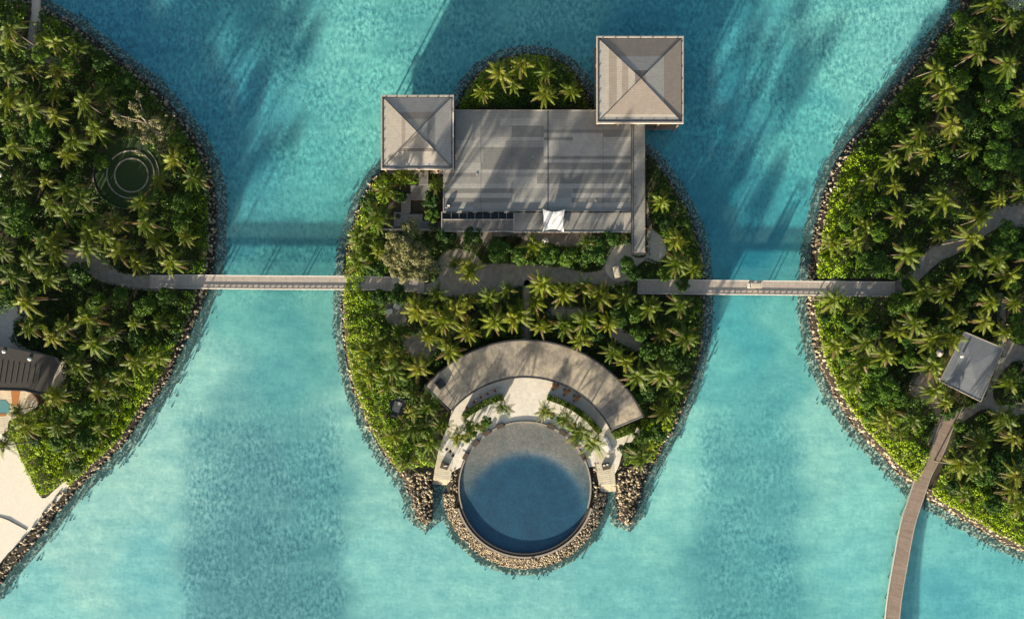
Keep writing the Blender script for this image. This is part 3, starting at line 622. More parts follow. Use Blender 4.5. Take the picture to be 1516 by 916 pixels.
for x in (712, 758, 893):
    A, B = P(x, 163.5, rz), P(x, 312.5, rz); MB().box(A[0], (A[1] + B[1]) / 2, rz + .006, .05, A[1] - B[1], .012).build('roof_joint', M['darkmetal'], rf)
# roof box by the left end of the hall
bx = empty('roof_unit', P(664, 305, rz), 0, 'small dark roof unit with white lid at the lower left corner of the hall roof', 'roof unit')
MB().box(*P(663.5, 304.5, rz)[:2], rz + 0.22, 1.1, 0.8, 0.44).build('casing', M['darkmetal'], bx); MB().box(*P(664.3, 305, rz)[:2], rz + 0.5, 0.55, 0.35, 0.12).build('lid', M['white'], bx)
# white sail
m_sail = MB(); A = [P(803, 309, 6.0), P(836.5, 310, 6.2), P(835, 343.5, 5.0), P(803, 343, 4.9)]; n = 14; v = []
for i in range(n + 1):
    for j in range(n + 1):
        u, w_ = i / n, j / n; pin = 0.15
        u2 = u + (0.5 - u) * pin * 4 * w_ * (1 - w_) * 0.8; w2 = w_ + (0.5 - w_) * pin * 4 * u * (1 - u) * 1.6
        q = [sum(c * a_ for c, a_ in zip(((1 - u2) * (1 - w2), u2 * (1 - w2), u2 * w2, (1 - u2) * w2), [A[k][d] for k in range(4)])) for d in range(3)]
        q[2] += 0.25 * (u - .5) ** 2 - 0.25 * (w_ - .5) ** 2; v.append(q)
f = [(i * (n + 1) + j, i * (n + 1) + j + 1, (i + 1) * (n + 1) + j + 1, (i + 1) * (n + 1) + j) for i in range(n) for j in range(n)]
sl = empty('shade_sail', (*P(820, 326, 0)[:2], 5.2), 0, 'white four cornered sail stretched over the porch roof', 'sail')
m_sail.add(v, f).build('canvas', M['sail'], sl, smooth=True)
for q in A: MB().tube([(q[0], q[1], 4.2), q], 0.05).build('mast', M['darkmetal'], sl)
MB().box(P(671, 185, 7.3)[0], P(671, 185, 7.3)[1], 7.35, 0.22, 5.1, 0.18).build('white_flue', M['white'], p1)
# grey deck platforms by the left pavilion
dk = empty('stepped_deck', (*P(615, 300, 0)[:2], G), 0, 'stepped grey timber deck below the smaller square pavilion', 'deck')
for i, (a0, b0, a1, b1, z) in enumerate(((608, 274, 636, 296, 1.6), (594, 287, 608, 314, 1.5), (583, 314, 606, 336, 1.3), (606, 317, 626, 338, 1.45), (626, 327, 654, 342, 1.35), (620, 252, 634, 274, 1.75))):
    MB().prism(rect(a0, b0, a1, b1, z), G - .1, z + i * .004).build('platform', M['deck'], dk)
MB().prism(rect(566, 338, 655, 341, 2.0), G - .1, 2.0).build('low_wall', M['concrete'], dk)
MB().disc(*P(589, 320, 1.5)[:2], 1.3, 1.42, .55).build('planter_hole', M['soil'], dk)

# curved building
def PA(ang, rpx, z, c=(777.2, 695.8)):             # photo polar point
    return P(c[0] + rpx * math.cos(math.radians(ang)), c[1] - rpx * math.sin(math.radians(ang)), z)
az = 4.8; cb_ = empty('curved_building', (*P(790, 560, 0)[:2], G), 0, 'crescent shaped building with stained concrete roof curving above the pool plaza', 'building')
aL, aR = 140.5, 24.5
def arcpoly(r_out, r_in, z, a0, a1, n=48, cin=(777, 701)):
    return [PA(a0 + (a1 - a0) * i / n, r_out, z)[:2] for i in range(n + 1)], [PA(a0 + (a1 - a0) * i / n, r_in, z, cin)[:2] for i in range(n + 1)]
def arcslab(mb, r_out, r_in, z0, z1, a0, a1, a0i=None, a1i=None, n=60, m=0):
    o_ = [PA(a0 + (a1 - a0) * i / n, r_out, z1)[:2] for i in range(n + 1)]
    i_ = [PA((a0i or a0) + ((a1i or a1) - (a0i or a0)) * i / n, r_in, z1, (777, 701))[:2] for i in range(n + 1)]
    v = [];
    for p, q in zip(o_, i_): v += [(*p, z0), (*p, z1), (*q, z1), (*q, z0)]
    f = []
    for i in range(n):
        b_ = 4 * i; f += [(b_ + 1, b_ + 2, b_ + 6, b_ + 5), (b_, b_ + 1, b_ + 5, b_ + 4), (b_ + 2, b_ + 3, b_ + 7, b_ + 6), (b_ + 3, b_, b_ + 4, b_ + 7)]
    f += [(0, 3, 2, 1), (4 * n, 4 * n + 1, 4 * n + 2, 4 * n + 3)]; return mb.add(v, f, m)
rfc = arcslab(MB(), 191.5, 144.5, az - .4, az, 140.5, 24.2, 139, 27).build('roof', M['curved'], cb_)
arcslab(MB(), 193, 191.7, az - .5, az + .05, 140.5, 24.2, 140.5, 24.2).build('outer_gutter', M['darkmetal'], rfc) if False else None
def arcline(mb, r, z, a0, a1, wd, ht, c, n=60, m=0):
    s = 0.15 * (H - z) / H; q = P(c[0], c[1], z); return ringmesh(r * s - wd / 2, r * s + wd / 2, z - ht / 2, z + ht / 2, math.radians(a1), math.radians(a0), n, m, mb, (q[0], q[1]))
arcline(MB(), 192.6, az - .22, 140.5, 24.2, 0.34, 0.5, (777.2, 695.8)).build('outer_gutter', M['darkmetal'], rfc)
arcline(MB(), 143.2, az - .22, 139, 27, 0.34, 0.5, (777, 701)).build('inner_fascia', M['darkmetal'], rfc)
mb = MB()
for a_ in (134, 129, 123, 117, 110, 103, 96, 88, 80, 73, 66, 59, 53, 48, 43.5, 39, 35, 31): A, B = PA(a_, 146, az, (777, 701)), PA(a_ + random.uniform(-3, 3), 190.5, az); MB().tube([A, B], 0.045, n=4).build('roof_joint', M['gutter'], rfc)
A, B = PA(140.3, 146, az, (777, 701)), PA(140.3, 191, az); MB().tube([A, B], 0.1, n=4).build('roof_verge', M['gutter'], rfc); A, B = PA(26.8, 145, az, (777, 701)), PA(24.4, 191, az); MB().tube([A, B], 0.1, n=4).build('roof_verge', M['gutter'], rfc)
arcslab(MB(), 185, 160, G - .2, az - .42, 138, 28).build('wall', M['wall'], cb_)
arcslab(MB(), 160.5, 159, G + .4, az - .9, 136, 32).build('glass_front', M['glass'], cb_)
for a_ in np.linspace(134, 32, 15): A = PA(a_, 148, 3, (777, 701)); MB().box(A[0], A[1], 2.85, .2, .2, 3.1, math.radians(a_)).build('post', M['darkmetal'], cb_)
su = empty('roof_hatch', P(652, 568, az), math.radians(38), 'black square hatch on the left end of the curved roof', 'hatch')
MB().box(0, 0, 0.2, 1.7, 2.0, 0.4).build('kerb', M['darkmetal'], su, local=True)
for s_ in (-1, 1): MB().box(s_ * .4, 0, 0.44, .7, 1.7, 0.06).build('pane', M['glass'], su, local=True)

# villa at the left edge
vz = 5.2; vl_ = empty('villa', (*P(30, 550, 0)[:2], G), 0, 'dark brown low roofed villa at the left edge of the picture', 'house')
poly = [(-40, 508), (8, 514), (78, 529), (86, 540), (68, 583), (60, 584), (36, 578), (-40, 576)]
vr = MB().prism([P(x, y, vz)[:2] for x, y in poly], vz - .3, vz).build('roof', M['charcoal'], vl_)
mb = MB()
for k in range(9):
    x = -10 + k * 8.2; A, B = P(x, 568 - k * .2, vz), P(x + 5, 534 + k * 1.0, vz); mb.tube([(A[0], A[1], vz + .03), (B[0], B[1], vz + .03)], 0.10, n=4)
mb.build('roof_batten', shingle('brown_batten', (0.085, 0.075, 0.062)), vr)
mb = MB()
for k in range(len(poly) - 1):
    A, B = P(*poly[k], vz), P(*poly[k + 1], vz); mb.tube([A, B], 0.13, n=4)
mb.build('roof_edge', M['darkmetal'], vr)
MB().prism([P(x, y, 3)[:2] for x, y in ((-40, 514), (4, 519), (72, 534), (76, 540), (62, 576), (34, 571), (-40, 569))], G - .2, vz - .32).build('wall', M['wall'], vl_)
for x, y in ((44, 531), (6, 520)):
    q = P(x, y, vz); r_ = MB(); 
    for k in range(5): r_.disc(q[0], q[1], vz + .09 * k, vz + .09 * (k + 1), .42 * math.cos(k * .3), 14, rt=.42 * math.cos((k + 1) * .3))
    r_.build('roof_dome', M['white'], vl_)
te = empty('villa_terrace', (*P(30, 600, 0)[:2], G), 0, 'villa terrace with orange boards, curved stone and small turquoise pool', 'terrace')
MB().prism([P(x, y, 1.4)[:2] for x, y in smooth_poly([(-40, 578), (34, 577), (48, 584), (56, 597), (48, 606), (36, 612), (14, 622), (6, 640), (-40, 650)], 4)], G - .1, 1.4).build('stone_floor', M['jetty'], te)
MB().prism([P(x, y, 1.42)[:2] for x, y in ((16, 577), (30, 577), (28, 590), (26, 600), (18, 600))], 1.3, 1.42).build('timber_floor', M['terrace'], te)
MB().prism([P(x, y, 1.43)[:2] for x, y in ((-40, 592), (8, 592), (14, 600), (13, 610), (6, 612), (-40, 610))], 1.3, 1.43).build('plunge_pool', M['poolblue'], te)
MB().prism([P(x, y, 1.45)[:2] for x, y in ((-40, 610.5), (10, 612), (8, 616), (-40, 614))], 1.3, 1.45).build('timber_edge', M['terrace'], te)
# grey square house on the right island
hz = 5.6; Q = [(1428, 491), (1485, 515), (1452, 594), (1391, 564)]
hh = empty('square_house', (*P(1438, 541, 0)[:2], G), 0, 'square blue-grey roofed house with white metal eaves on the right island', 'house')
W4 = [P(x, y, hz) for x, y in Q]; ap = P(1439, 541, hz + .3)
hr = MB().add(W4 + [ap], [(0, 4, 1), (1, 4, 2), (2, 4, 3), (3, 4, 0)]).build('roof', M['slate'], hh)
mb = MB()
for i in range(4): mb.tube([W4[i], W4[(i + 1) % 4]], 0.12, n=4)
mb.build('eave', M['concrete'], hr)
ctr = Vector((ap[0], ap[1])); MB().prism([tuple(ctr + (Vector(q[:2]) - ctr) * .86) for q in W4], G - .2, hz - .15).build('wall', M['wall'], hh)
q = P(1422, 527.5, hz); MB().disc(q[0], q[1], hz + .3, hz + .75, .25, 12).build('roof_vent', M['white'], hh)
mb = MB(); bn = empty('slatted_bench', (*P(1483, 533, 0)[:2], G), 0, 'pale slatted bench beside the grey square house', 'bench')
for k in range(4): mb.box(*P(1480 + k * 2.4, 534 - k * .5, 1.6)[:2], 1.55, .2, 1.3, .07, -.5)
mb.build('seat', M['jetty'], bn)
for k in (0, 1): MB().box(*P(1481 + k * 6, 533.5 - k, 1.3)[:2], 1.28, .1, 1.0, .44, -.5).build('leg', M['wall'], bn)

# ------------------------------------------------------------ bridges
def bridge(name, centre, width, z, label, mat, sides=('curb', 'curb'), piles=True):
    C_ = [Vector(P(x, y, z)) for x, y in centre]; r = empty(name, (C_[0].x, C_[0].y, 0), 0, label, 'footbridge')
    n = len(C_); Ns = []
    for i in range(n):
        t_ = (C_[min(i + 1, n - 1)] - C_[max(i - 1, 0)]); t_.z = 0; t_.normalize(); Ns.append(Vector((-t_.y, t_.x, 0)))
    wd = width if isinstance(width, (list, tuple)) else [width] * n
    def strip(mb, off0, off1, z0, z1):
        v = []; f = []
        for p, q, w_ in zip(C_, Ns, wd):
            a_, b_ = p + q * (off0(w_)), p + q * (off1(w_)); v += [(a_.x, a_.y, z0), (a_.x, a_.y, z1), (b_.x, b_.y, z1), (b_.x, b_.y, z0)]
        for i in range(n - 1):
            b_ = 4 * i; f += [(b_ + k, b_ + (k + 1) % 4, b_ + 4 + (k + 1) % 4, b_ + 4 + k)[::-1] for k in range(4)]
        f += [(0, 1, 2, 3), (4 * n - 1, 4 * n - 2, 4 * n - 3, 4 * n - 4)]; return mb.add(v, f)
    strip(MB(), lambda w_: -w_ / 2, lambda w_: w_ / 2, z - .25, z).build('deck', mat, r)
    for s_ in (-1, 1):
        strip(MB(), lambda w_: s_ * w_ / 2 - .02, lambda w_: s_ * w_ / 2 + .12, z - .35, z + .06).build('edge_beam', M['white'] if name == 'long_footbridge' else M['gutter'], r)
        if sides[(s_ + 1) // 2] == 'rail':
            strip(MB(), lambda w_: s_ * (w_ / 2 - .18), lambda w_: s_ * (w_ / 2 - .30), z + .14, z + .24).build('kerb_rail', M['planks'], r)
            L = 0.0
            for i in range(n - 1):
                seg = (C_[i + 1] - C_[i]).length
                while L < seg:
                    p = C_[i].lerp(C_[i + 1], L / seg) + Ns[i] * s_ * (wd[i] / 2 - .24)
                    if abs(p.x) < 130 and abs(p.y) < 80: MB().box(p.x, p.y, z + .07, .22, .14, .14, math.atan2(Ns[i].x, -Ns[i].y)).build('kerb_block', M['planks'], r)
                    L += 1.25
                L -= seg
    if piles:
        for i in range(n):
            if i % 3: continue
            for s_ in (-1, 1):
                p = C_[i] + Ns[i] * s_ * (wd[i] / 2 - .5); MB().tube([(p.x, p.y, -1.6), (p.x, p.y, z - .25)], .11, n=8).build('pile', M['wall'], r)
    return r
def along(pts, k): return smooth_poly(pts, k, False)
b1 = along([(222, 417), (300, 417.5), (400, 418.5), (500, 419), (570, 420), (628, 424)], 5); bridge('long_footbridge', b1, [2.6] * 3 + [2.95] * (len(b1) - 3), 1.45, 'pale planked footbridge joining the left and centre islands', M['planks'], ('rail', 'curb'))
b2 = along([(944, 424.5), (1000, 425), (1100, 426), (1200, 427), (1290, 428), (1325, 428)], 5); bridge('long_footbridge', b2, 3.1, 1.45, 'pale planked footbridge with a buggy, joining the centre and right islands', M['planks'], ('rail', 'curb'))
b3 = along([(1411, 606), (1400, 632), (1388, 664), (1370, 698), (1357, 735), (1344, 776), (1334, 828), (1325, 881), (1320, 930), (1318, 1000)], 5); bridge('boardwalk', b3, 3.05, 1.3, 'curved brown boardwalk leaving the bottom of the right island', M['boards'], ('curb', 'curb'))
b4 = along([(53, -60), (53, -20), (53, 10), (53, 32)], 4); bridge('short_footbridge', b4, 1.7, 1.45, 'narrow grey footbridge at the top left corner', M['planks'])
# ------------------------------------------------------------ buggies
def buggy(px, py, rz_, z, label):
    r = empty('golf_buggy', P(px, py, z), rz_, label, 'golf buggy', 'electric buggies')
    def part(n_, mb, mt, par=None): return mb.build(n_, mt, par or r, local=True)
    body = MB().prism([(-1.35, -.55), (1.1, -.58), (1.4, -.4), (1.4, .4), (1.1, .58), (-1.35, .55)], .3, .62); part('body', body, M['white'])
    part('dashboard', MB().box(.95, 0, .78, .25, 1.0, .35), M['white'])
    rf_ = [(-1.3, -.52), (-1.2, -.62), (1.0, -.62), (1.15, -.5), (1.15, .5), (1.0, .62), (-1.2, .62), (-1.3, .52)]
    rf2 = part('roof', MB().prism(rf_, 1.85, 1.93), M['cart']); part('roof_ridge', MB().box(0, 0, 1.95, 1.9, .8, .03), M['cart'], rf2)
    for x in (-.9, 0.0): part('seat', MB().box(x, 0, .78, .5, 1.0, .18).box(x - .28, 0, 1.05, .12, 1.0, .45), M['brown'])
    for x, y in ((-1.2, -.5), (-1.2, .5), (1.05, -.5), (1.05, .5)): part('roof_post', MB().tube([(x, y, .6), (x, y, 1.86)], .03), M['darkmetal'])
    for x, y in ((-.85, -.55), (-.85, .55), (.9, -.55), (.9, .55)): part('wheel', MB().tube([(x, y - .09, .24), (x, y + .09, .24)], .24, n=14), M['rubber'])
    part('windscreen', MB().add([(1.12, -.5, .95), (1.12, .5, .95), (1.06, .5, 1.8), (1.06, -.5, 1.8)], [(0, 1, 2, 3)]).box(1.2, 0, .66, .02, .9, .04), M['glass'])
    part('bumper', MB().box(1.43, 0, .42, .08, .8, .16), M['darkmetal'])
    for y in (-.4, .4): part('headlight', MB().box(1.41, y, .56, .04, .16, .1), M['white'])
    part('steering_wheel', MB().disc(.68, .25, 1.02, 1.05, .17, 12), M['darkmetal'])
    return r
buggy(1115, 423, math.pi, 1.46, 'cream roofed buggy driving along the right footbridge')
buggy(911, 404, math.radians(-78), G + .05, 'cream roofed buggy parked on the court below the hall')
# ------------------------------------------------------------ plaza furniture
def pang(px, py, c=(777, 722)): return math.atan2(-(py - c[1]), px - c[0])
beds = [(689.6, 674.7), (704.5, 655.5), (721, 640), (740.5, 630), (815.5, 631), (833.7, 640.4), (850, 655), (863.8, 675.6)]
bl = ['lowest of the four brown sunbeds on the left of the pool rim', 'second lowest of the four brown sunbeds left of the pool', 'second highest of the four brown sunbeds left of the pool', 'highest of the four brown sunbeds left of the pool',
      'highest of the four brown sunbeds right of the pool', 'second highest of the four brown sunbeds right of the pool', 'second lowest of the four brown sunbeds right of the pool', 'lowest of the four brown sunbeds right of the pool']
sb = None
for (x, y), l in zip(beds, bl):
    q = P(x, y, pz)
    if sb is None:
        sb = empty('sunbed', q, 0)
        MB().box(0, 0, .14, 1.75, 1.0, .28).build('base', M['darkmetal'], sb, local=True); MB().box(0, 0, .33, 1.68, .93, .12).build('mattress', M['brown'], sb, local=True)
        MB().box(-.55, 0, .44, .4, .85, .12).build('cushion', M['cushion'], sb, local=True) if False else MB().box(-.6, 0, .44, .35, .85, .12).build('cushion', M['brown'], sb, local=True); r = sb
    else: r = copy_tree(sb)
    r.location = q; r.rotation_euler = (0, 0, pang(x, y) + math.pi / 2); tag(r, l, 'sunbed', 'sunbeds round the pool rim')
# white stepped paving blocks between the sunbeds
for i, a_ in enumerate((-122, -131.5, -141.5, -152, -58, -48.5, -39, -28.5)):
    x, y = 777 + 102.5 * math.cos(math.radians(a_)), 722 + 102.5 * math.sin(math.radians(a_)); q = P(x, y, pz)
    o = MB().box(0, 0, .03, 1.7, 1.5, .06, 0).build('paving_block', M['paving']); o.location = q; o.rotation_euler = (0, 0, pang(x, y) + math.pi / 2)
    tag(o, kind='structure')
for i, (x, y, w_, s_) in enumerate(((658, 689, 0, 'left'), (897, 690, 0, 'right'))):
    r = empty('double_daybed', P(x, y, pz), -.3 if i == 0 else .22, 'brown double daybed with white pillows on the %s stone landing' % s_, 'daybed', 'daybeds on the stone landings')
    MB().box(0, 0, .15, 1.7, 1.35, .3).build('base', M['darkmetal'], r, local=True); MB().box(0, 0, .37, 1.62, 1.28, .14).build('mattress', M['brown'], r, local=True)
    if i == 0: MB().box(.25, .1, .47, .8, .22, .08, .35).build('towel', M['cushion'], r, local=True)
    else:
        for k in (-.35, .35): MB().box(k, .4, .5, .42, .3, .13).build('pillow', M['cushion'], r, local=True)
for i, (x, y) in enumerate(((897.5, 651), (902.5, 663))):
    r = empty('sun_lounger', P(x, y, pz), math.radians(-62), ('upper' if i == 0 else 'lower') + ' of the two white loungers above the right stone landing', 'sun lounger', 'white loungers above the right landing')
    MB().box(0, 0, .2, 1.9, 1.1, .12).build('frame', M['white'], r, local=True); MB().box(0, .12, .3, 1.7, .5, .1).build('mattress', M['bluecush'], r, local=True)
    for k in ((-.8, -.4), (-.8, .4), (.8, -.4), (.8, .4)): MB().box(k[0], k[1], .07, .08, .08, .14).build('leg', M['white'], r, local=True)
for i, (x, y) in enumerate(((691, 603), (701.7, 594.6), (712, 587.7), (722, 582.5), (733, 577.8))):
    nth = ['lowest', 'second lowest', 'middle', 'second highest', 'highest'][i]; a_ = pang(x, y)
    r = empty('stool', P(x, y, pz), a_, nth + ' of five red cushioned stools along the left plaza hedge', 'stool', 'red stools by the left hedge')
    MB().disc(0, 0, 0, .38, .26, 14).build('base', M['rattan'], r, local=True); MB().disc(0, 0, .38, .5, .28, 14).build('cushion', M['red'], r, local=True)
    r = empty('side_table', P(x + 3.4, y - 2.4, pz), a_, nth + ' of five small pale tables beside the red stools', 'side table', 'pale side tables by the left hedge')
    MB().disc(0, 0, .46, .5, .3, 16).build('table_top', M['cart'], r, local=True); MB().disc(0, 0, 0, .46, .06, 8).build('stem', M['darkmetal'], r, local=True)
for i, (x, y) in enumerate(((822, 572.3), (838.5, 580.2), (853, 589))):
    nth = ['highest', 'middle', 'lowest'][i]
    r = empty('round_table', P(x, y, pz), pang(x, y), nth + ' of three orange brown round tables under the right roof curve', 'round table', 'round tables by the right hedge')
    MB().disc(0, 0, .68, .74, .52, 20).build('table_top', M['rattan'], r, local=True); MB().disc(0, 0, 0, .68, .09, 10).build('stem', M['darkmetal'], r, local=True)
    MB().disc(.1, .05, .74, .8, .14, 10).build('tray', M['red'], r, local=True)
    for k, d_ in enumerate((0.5, 2.3, 4.0)):
        ch = empty('armchair', P(x + 4.6 * math.cos(d_), y - 4.6 * math.sin(d_), pz), d_, ['right hand', 'upper left', 'lower'][k] + ' armchair at the ' + nth + ' of the three orange round tables', 'armchair', 'armchairs at the round tables')
        MB().disc(0, 0, 0, .4, .27, 12).build('seat', M['rattan'], ch, local=True); MB().box(.24, 0, .5, .08, .46, .45).build('backrest', M['darkmetal'], ch, local=True)
for i, (x, y) in enumerate(((662, 664), (667, 667), (671, 673))):
    ch = empty('deck_chair', P(x, y, pz), .5 * i + .4, ['leftmost', 'middle', 'rightmost'][i] + ' of three brown chairs above the left stone landing', 'chair', 'brown chairs above the left landing')
    MB().box(0, 0, .4, .55, .55, .08).build('seat', M['brown'], ch, local=True); MB().box(-.26, 0, .62, .08, .55, .5).build('backrest', M['brown'], ch, local=True)
    for k in ((-.22, -.22), (-.22, .22), (.22, -.22), (.22, .22)): MB().box(k[0], k[1], .18, .06, .06, .36).build('leg', M['darkmetal'], ch, local=True)
def smalltable(x, y, z, l, r_=.35):
    t_ = empty('low_table', P(x, y, z), 0, l, 'low table'); MB().disc(0, 0, .38, .43, r_, 16).build('table_top', M['white'], t_, local=True); MB().disc(0, 0, 0, .38, .06, 8).build('stem', M['darkmetal'], t_, local=True)
smalltable(899.5, 674, pz, 'small round table between the white loungers and the right daybed'); smalltable(677, 673, pz, 'small round table beside the brown chairs by the pool')
smalltable(622, 659, G + .1, 'white round table among the palms at the lower left of the centre island', .45)
# garden nook with sofas
gn = empty('garden_nook', P(588, 602, G), math.radians(-20), 'dark framed seating nook with pale mattress among the left palms', 'seating nook')
MB().box(0, 0, .15, 3.4, 4.6, .3).build('deck', M['deck'], gn, local=True); MB().box(0, .1, .5, 1.7, 2.3, .4).build('mattress', M['bluecush'], gn, local=True).data.materials[0] = M['gutter']
MB().box(0, 2.0, .7, 3.0, .25, .8).box(-1.55, 0, .7, .25, 4.2, .8).box(0, -2.0, .7, 3.0, .3, .8).build('frame', M['darkmetal'], gn, local=True)
for k in range(5): MB().box(1.3 + .15 * (k % 2), -1.6 + .8 * k, .45, .45, .5, .5, .3 * k).build('cushion', M['brown'] if k % 2 else M['darkmetal'], gn, local=True)
for x, y, rz_, l in ((576.5, 461, .05, 'lower left of two white daybeds by the left bridge end'), (588, 453.5, -.4, 'upper right of two white daybeds by the left bridge end')):
    r = empty('garden_daybed', P(x, y, G + .05), rz_, l, 'daybed', 'white garden daybeds'); MB().box(0, 0, .15, 1.5, 1.15, .3).build('base', M['gutter'], r, local=True); MB().box(0, 0, .38, 1.4, 1.05, .16).build('mattress', M['cushion'], r, local=True)
def parasol(x, y, z, rr_, l, mat='white'):
    r = empty('parasol', P(x, y, 0)[:2] + (z,), 0, l, 'parasol'); MB().tube([(0, 0, 0), (0, 0, 2.4)], .035).build('pole', M['darkmetal'], r, local=True)
    v = [(0, 0, 2.55)] + [(rr_ * math.cos(k * math.pi / 4), rr_ * math.sin(k * math.pi / 4), 2.1) for k in range(8)]; MB().add(v, [(0, k + 1, (k + 1) % 8 + 1) for k in range(8)]).build('canopy', M[mat], r, local=True)
parasol(806, 359, G, .75, 'white parasol in the court below the shade sail')
parasol(13, 262, G, .8, 'white parasol near the left edge by the ringed lawn'); parasol(2, 582, 1.4, .9, 'white parasol on the villa terrace at the left edge')
parasol(1379, 521, G, .9, 'pale parasol left of the grey square house', 'gutter')
for x, y, rz_, l in ((82, 248, .1, 'grey timber platform with bench left of the ringed lawn'), (1438, 470, .1, 'round edged grey platform above the square house'), (128, 263, .3, 'small pale slab at the left rim of the ringed lawn')):
    r = empty('garden_platform', P(x, y, G), rz_, l, 'platform'); s_ = 1.0 if x == 82 else .9 if x > 1000 else .35
    MB().box(0, 0, .12, 2.2 * s_, 2.2 * s_, .24).build('boards', M['deck'] if x != 128 else M['stone'], r, local=True)
    MB().box(0, -.2 * s_, .34, 1.5 * s_, .4 * s_, .2).build('seat', M['gutter'], r, local=True)
# ringed lawn
q = P(193, 259, G); tag(MB().disc(q[0], q[1], G - .05, G + .04, 52 * .149, 48).build('lawn', M['lawn']), kind='structure')
for (x, y, r_, a0, a1, wd, l) in ((195, 259.7, 24.7, 0, 360, .28, 'innermost full ring of pale edging stones on the round lawn'), (193.5, 258.5, 35, -8, 140, .24, 'right side arc of the middle stone ring on the lawn'), (193.5, 258.5, 35, 165, 290, .22, 'left side arc of the middle stone ring on the lawn'),
                                   (187, 260, 49, 150, 285, .16, 'left arc of the outermost thin stone ring on the lawn'), (187, 260, 49, 0, 50, .18, 'right arc of the outermost thin stone ring on the lawn')):
    mb = MB(); q = P(x, y, G); r_ *= .149; a_ = a0
    while a_ < a1:
        mb.box(q[0] + r_ * math.cos(math.radians(a_)), q[1] + r_ * math.sin(math.radians(a_)), G + .08, wd, .32 * random.uniform(.6, 1.1), .16, math.radians(a_ + random.uniform(-8, 8))); a_ += math.degrees(.22 / r_)
    tag(mb.build('stone_ring', M['stone']), l, 'stone edging', 'stone rings of the round lawn')
# hedges (leafy skin over a curved box)
def leaves(cent, nrm, size, jit=0.5):
    n = len(cent); nr_ = nrm + RNG.normal(0, jit, (n, 3)); nr_ /= np.linalg.norm(nr_, axis=1)[:, None] + 1e-9
    a_ = RNG.normal(0, 1, (n, 3)); t1 = np.cross(nr_, a_); t1 /= np.linalg.norm(t1, axis=1)[:, None] + 1e-9; t2 = np.cross(nr_, t1)
    s_ = np.asarray(size).reshape(-1, 1) * np.ones((n, 1)); 
    return np.stack([cent + t1 * s_, cent + t2 * s_ * .55, cent - t1 * s_ * .9, cent - t2 * s_ * .55], 1)
def hedge(a0, a1, r0, r1, zt, label, c=(777, 722)):
    n = int(abs(a1 - a0) * 100); aa_ = RNG.uniform(a0, a1, n); rr_ = RNG.uniform(r0, r1, n); side = RNG.random(n)
    z = np.full(n, zt) + RNG.normal(0, .05, n); nrm = np.tile([0, 0, 1.0], (n, 1))
    k = side < .45; z[k] = RNG.uniform(pz, zt, k.sum()); edge = RNG.random(n) < .5; rr_[k] = np.where(edge[k], r0, r1)
    rad = np.stack([np.cos(np.radians(aa_)), -np.sin(np.radians(aa_))], 1); sgn = np.where(edge, -1, 1)
    nrm[k] = np.concatenate([rad[k] * sgn[k][:, None], np.zeros((k.sum(), 1))], 1)
    s = .15 * (H - z) / H; x = (c[0] + rr_ * np.cos(np.radians(aa_)) - 758) * s; y = (458 - (c[1] + rr_ * np.sin(np.radians(aa_)))) * s
    V = leaves(np.stack([x, y, z], 1), nrm, RNG.uniform(.09, .16, n)); q = P(x.mean() / .15 + 758, 458 - y.mean() / .15, 0)
    r = empty('hedge', (float(x.mean()), float(y.mean()), pz), 0, label, 'hedge', 'clipped hedges of the plaza')
    cent = P(c[0], c[1], zt); s_ = .15 * (H - zt) / H
    ringmesh(r0 * s_ + .08, r1 * s_ - .08, pz - .3, zt - .06, math.radians(-a1), math.radians(-a0), 30, 0, None, (cent[0], cent[1])).build('core', HC, r)
    V = V - np.array([x.mean(), y.mean(), pz]); np_mesh('leaves', V, 4, M['hedge'], RNG.random(n) * .8 + .1, r)
HC = simple('hedge_core', (0.03, 0.06, 0.008), 1, .3, 3)
hedge(-131, -103.5, 134, 143, 2.5, 'curved clipped hedge on the left side of the plaza', (777, 722))
hedge(-76, -36, 134, 142, 2.5, 'curved clipped hedge on the right side of the plaza', (777, 722))
hedge(-34, -25, 160, 190, 2.2, 'short clipped hedge below the right end of the curved roof', (777, 733)) if False else None
def blockhedge(pts, zt, label):
    w_ = ccw([P(x, y, zt)[:2] for x, y in pts]); xs = [p[0] for p in w_]; ys = [p[1] for p in w_]; n = int((max(xs) - min(xs)) * (max(ys) - min(ys)) * 90)
    x = RNG.uniform(min(xs), max(xs), n); y = RNG.uniform(min(ys), max(ys), n); k = inside(w_, x, y); x, y = x[k], y[k]; n = len(x)
    cx_, cy_ = sum(xs) / len(xs), sum(ys) / len(ys); r = empty('hedge', (cx_, cy_, G), 0, label, 'hedge', 'clipped hedges of the plaza')
    V = leaves(np.stack([x, y, zt + RNG.normal(0, .08, n)], 1), np.tile([0, 0, 1.], (n, 1)), RNG.uniform(.1, .18, n)); MB().prism(w_, G - .1, zt - .08).build('core', HC, r)
    np_mesh('leaves', V - np.array([cx_, cy_, G]), 4, M['hedge'], RNG.random(n) * .7 + .3, r)
blockhedge([(905, 640), (938, 626), (943, 632), (940, 640), (912, 650)], 2.4, 'short clipped hedge below the right end of the curved roof')

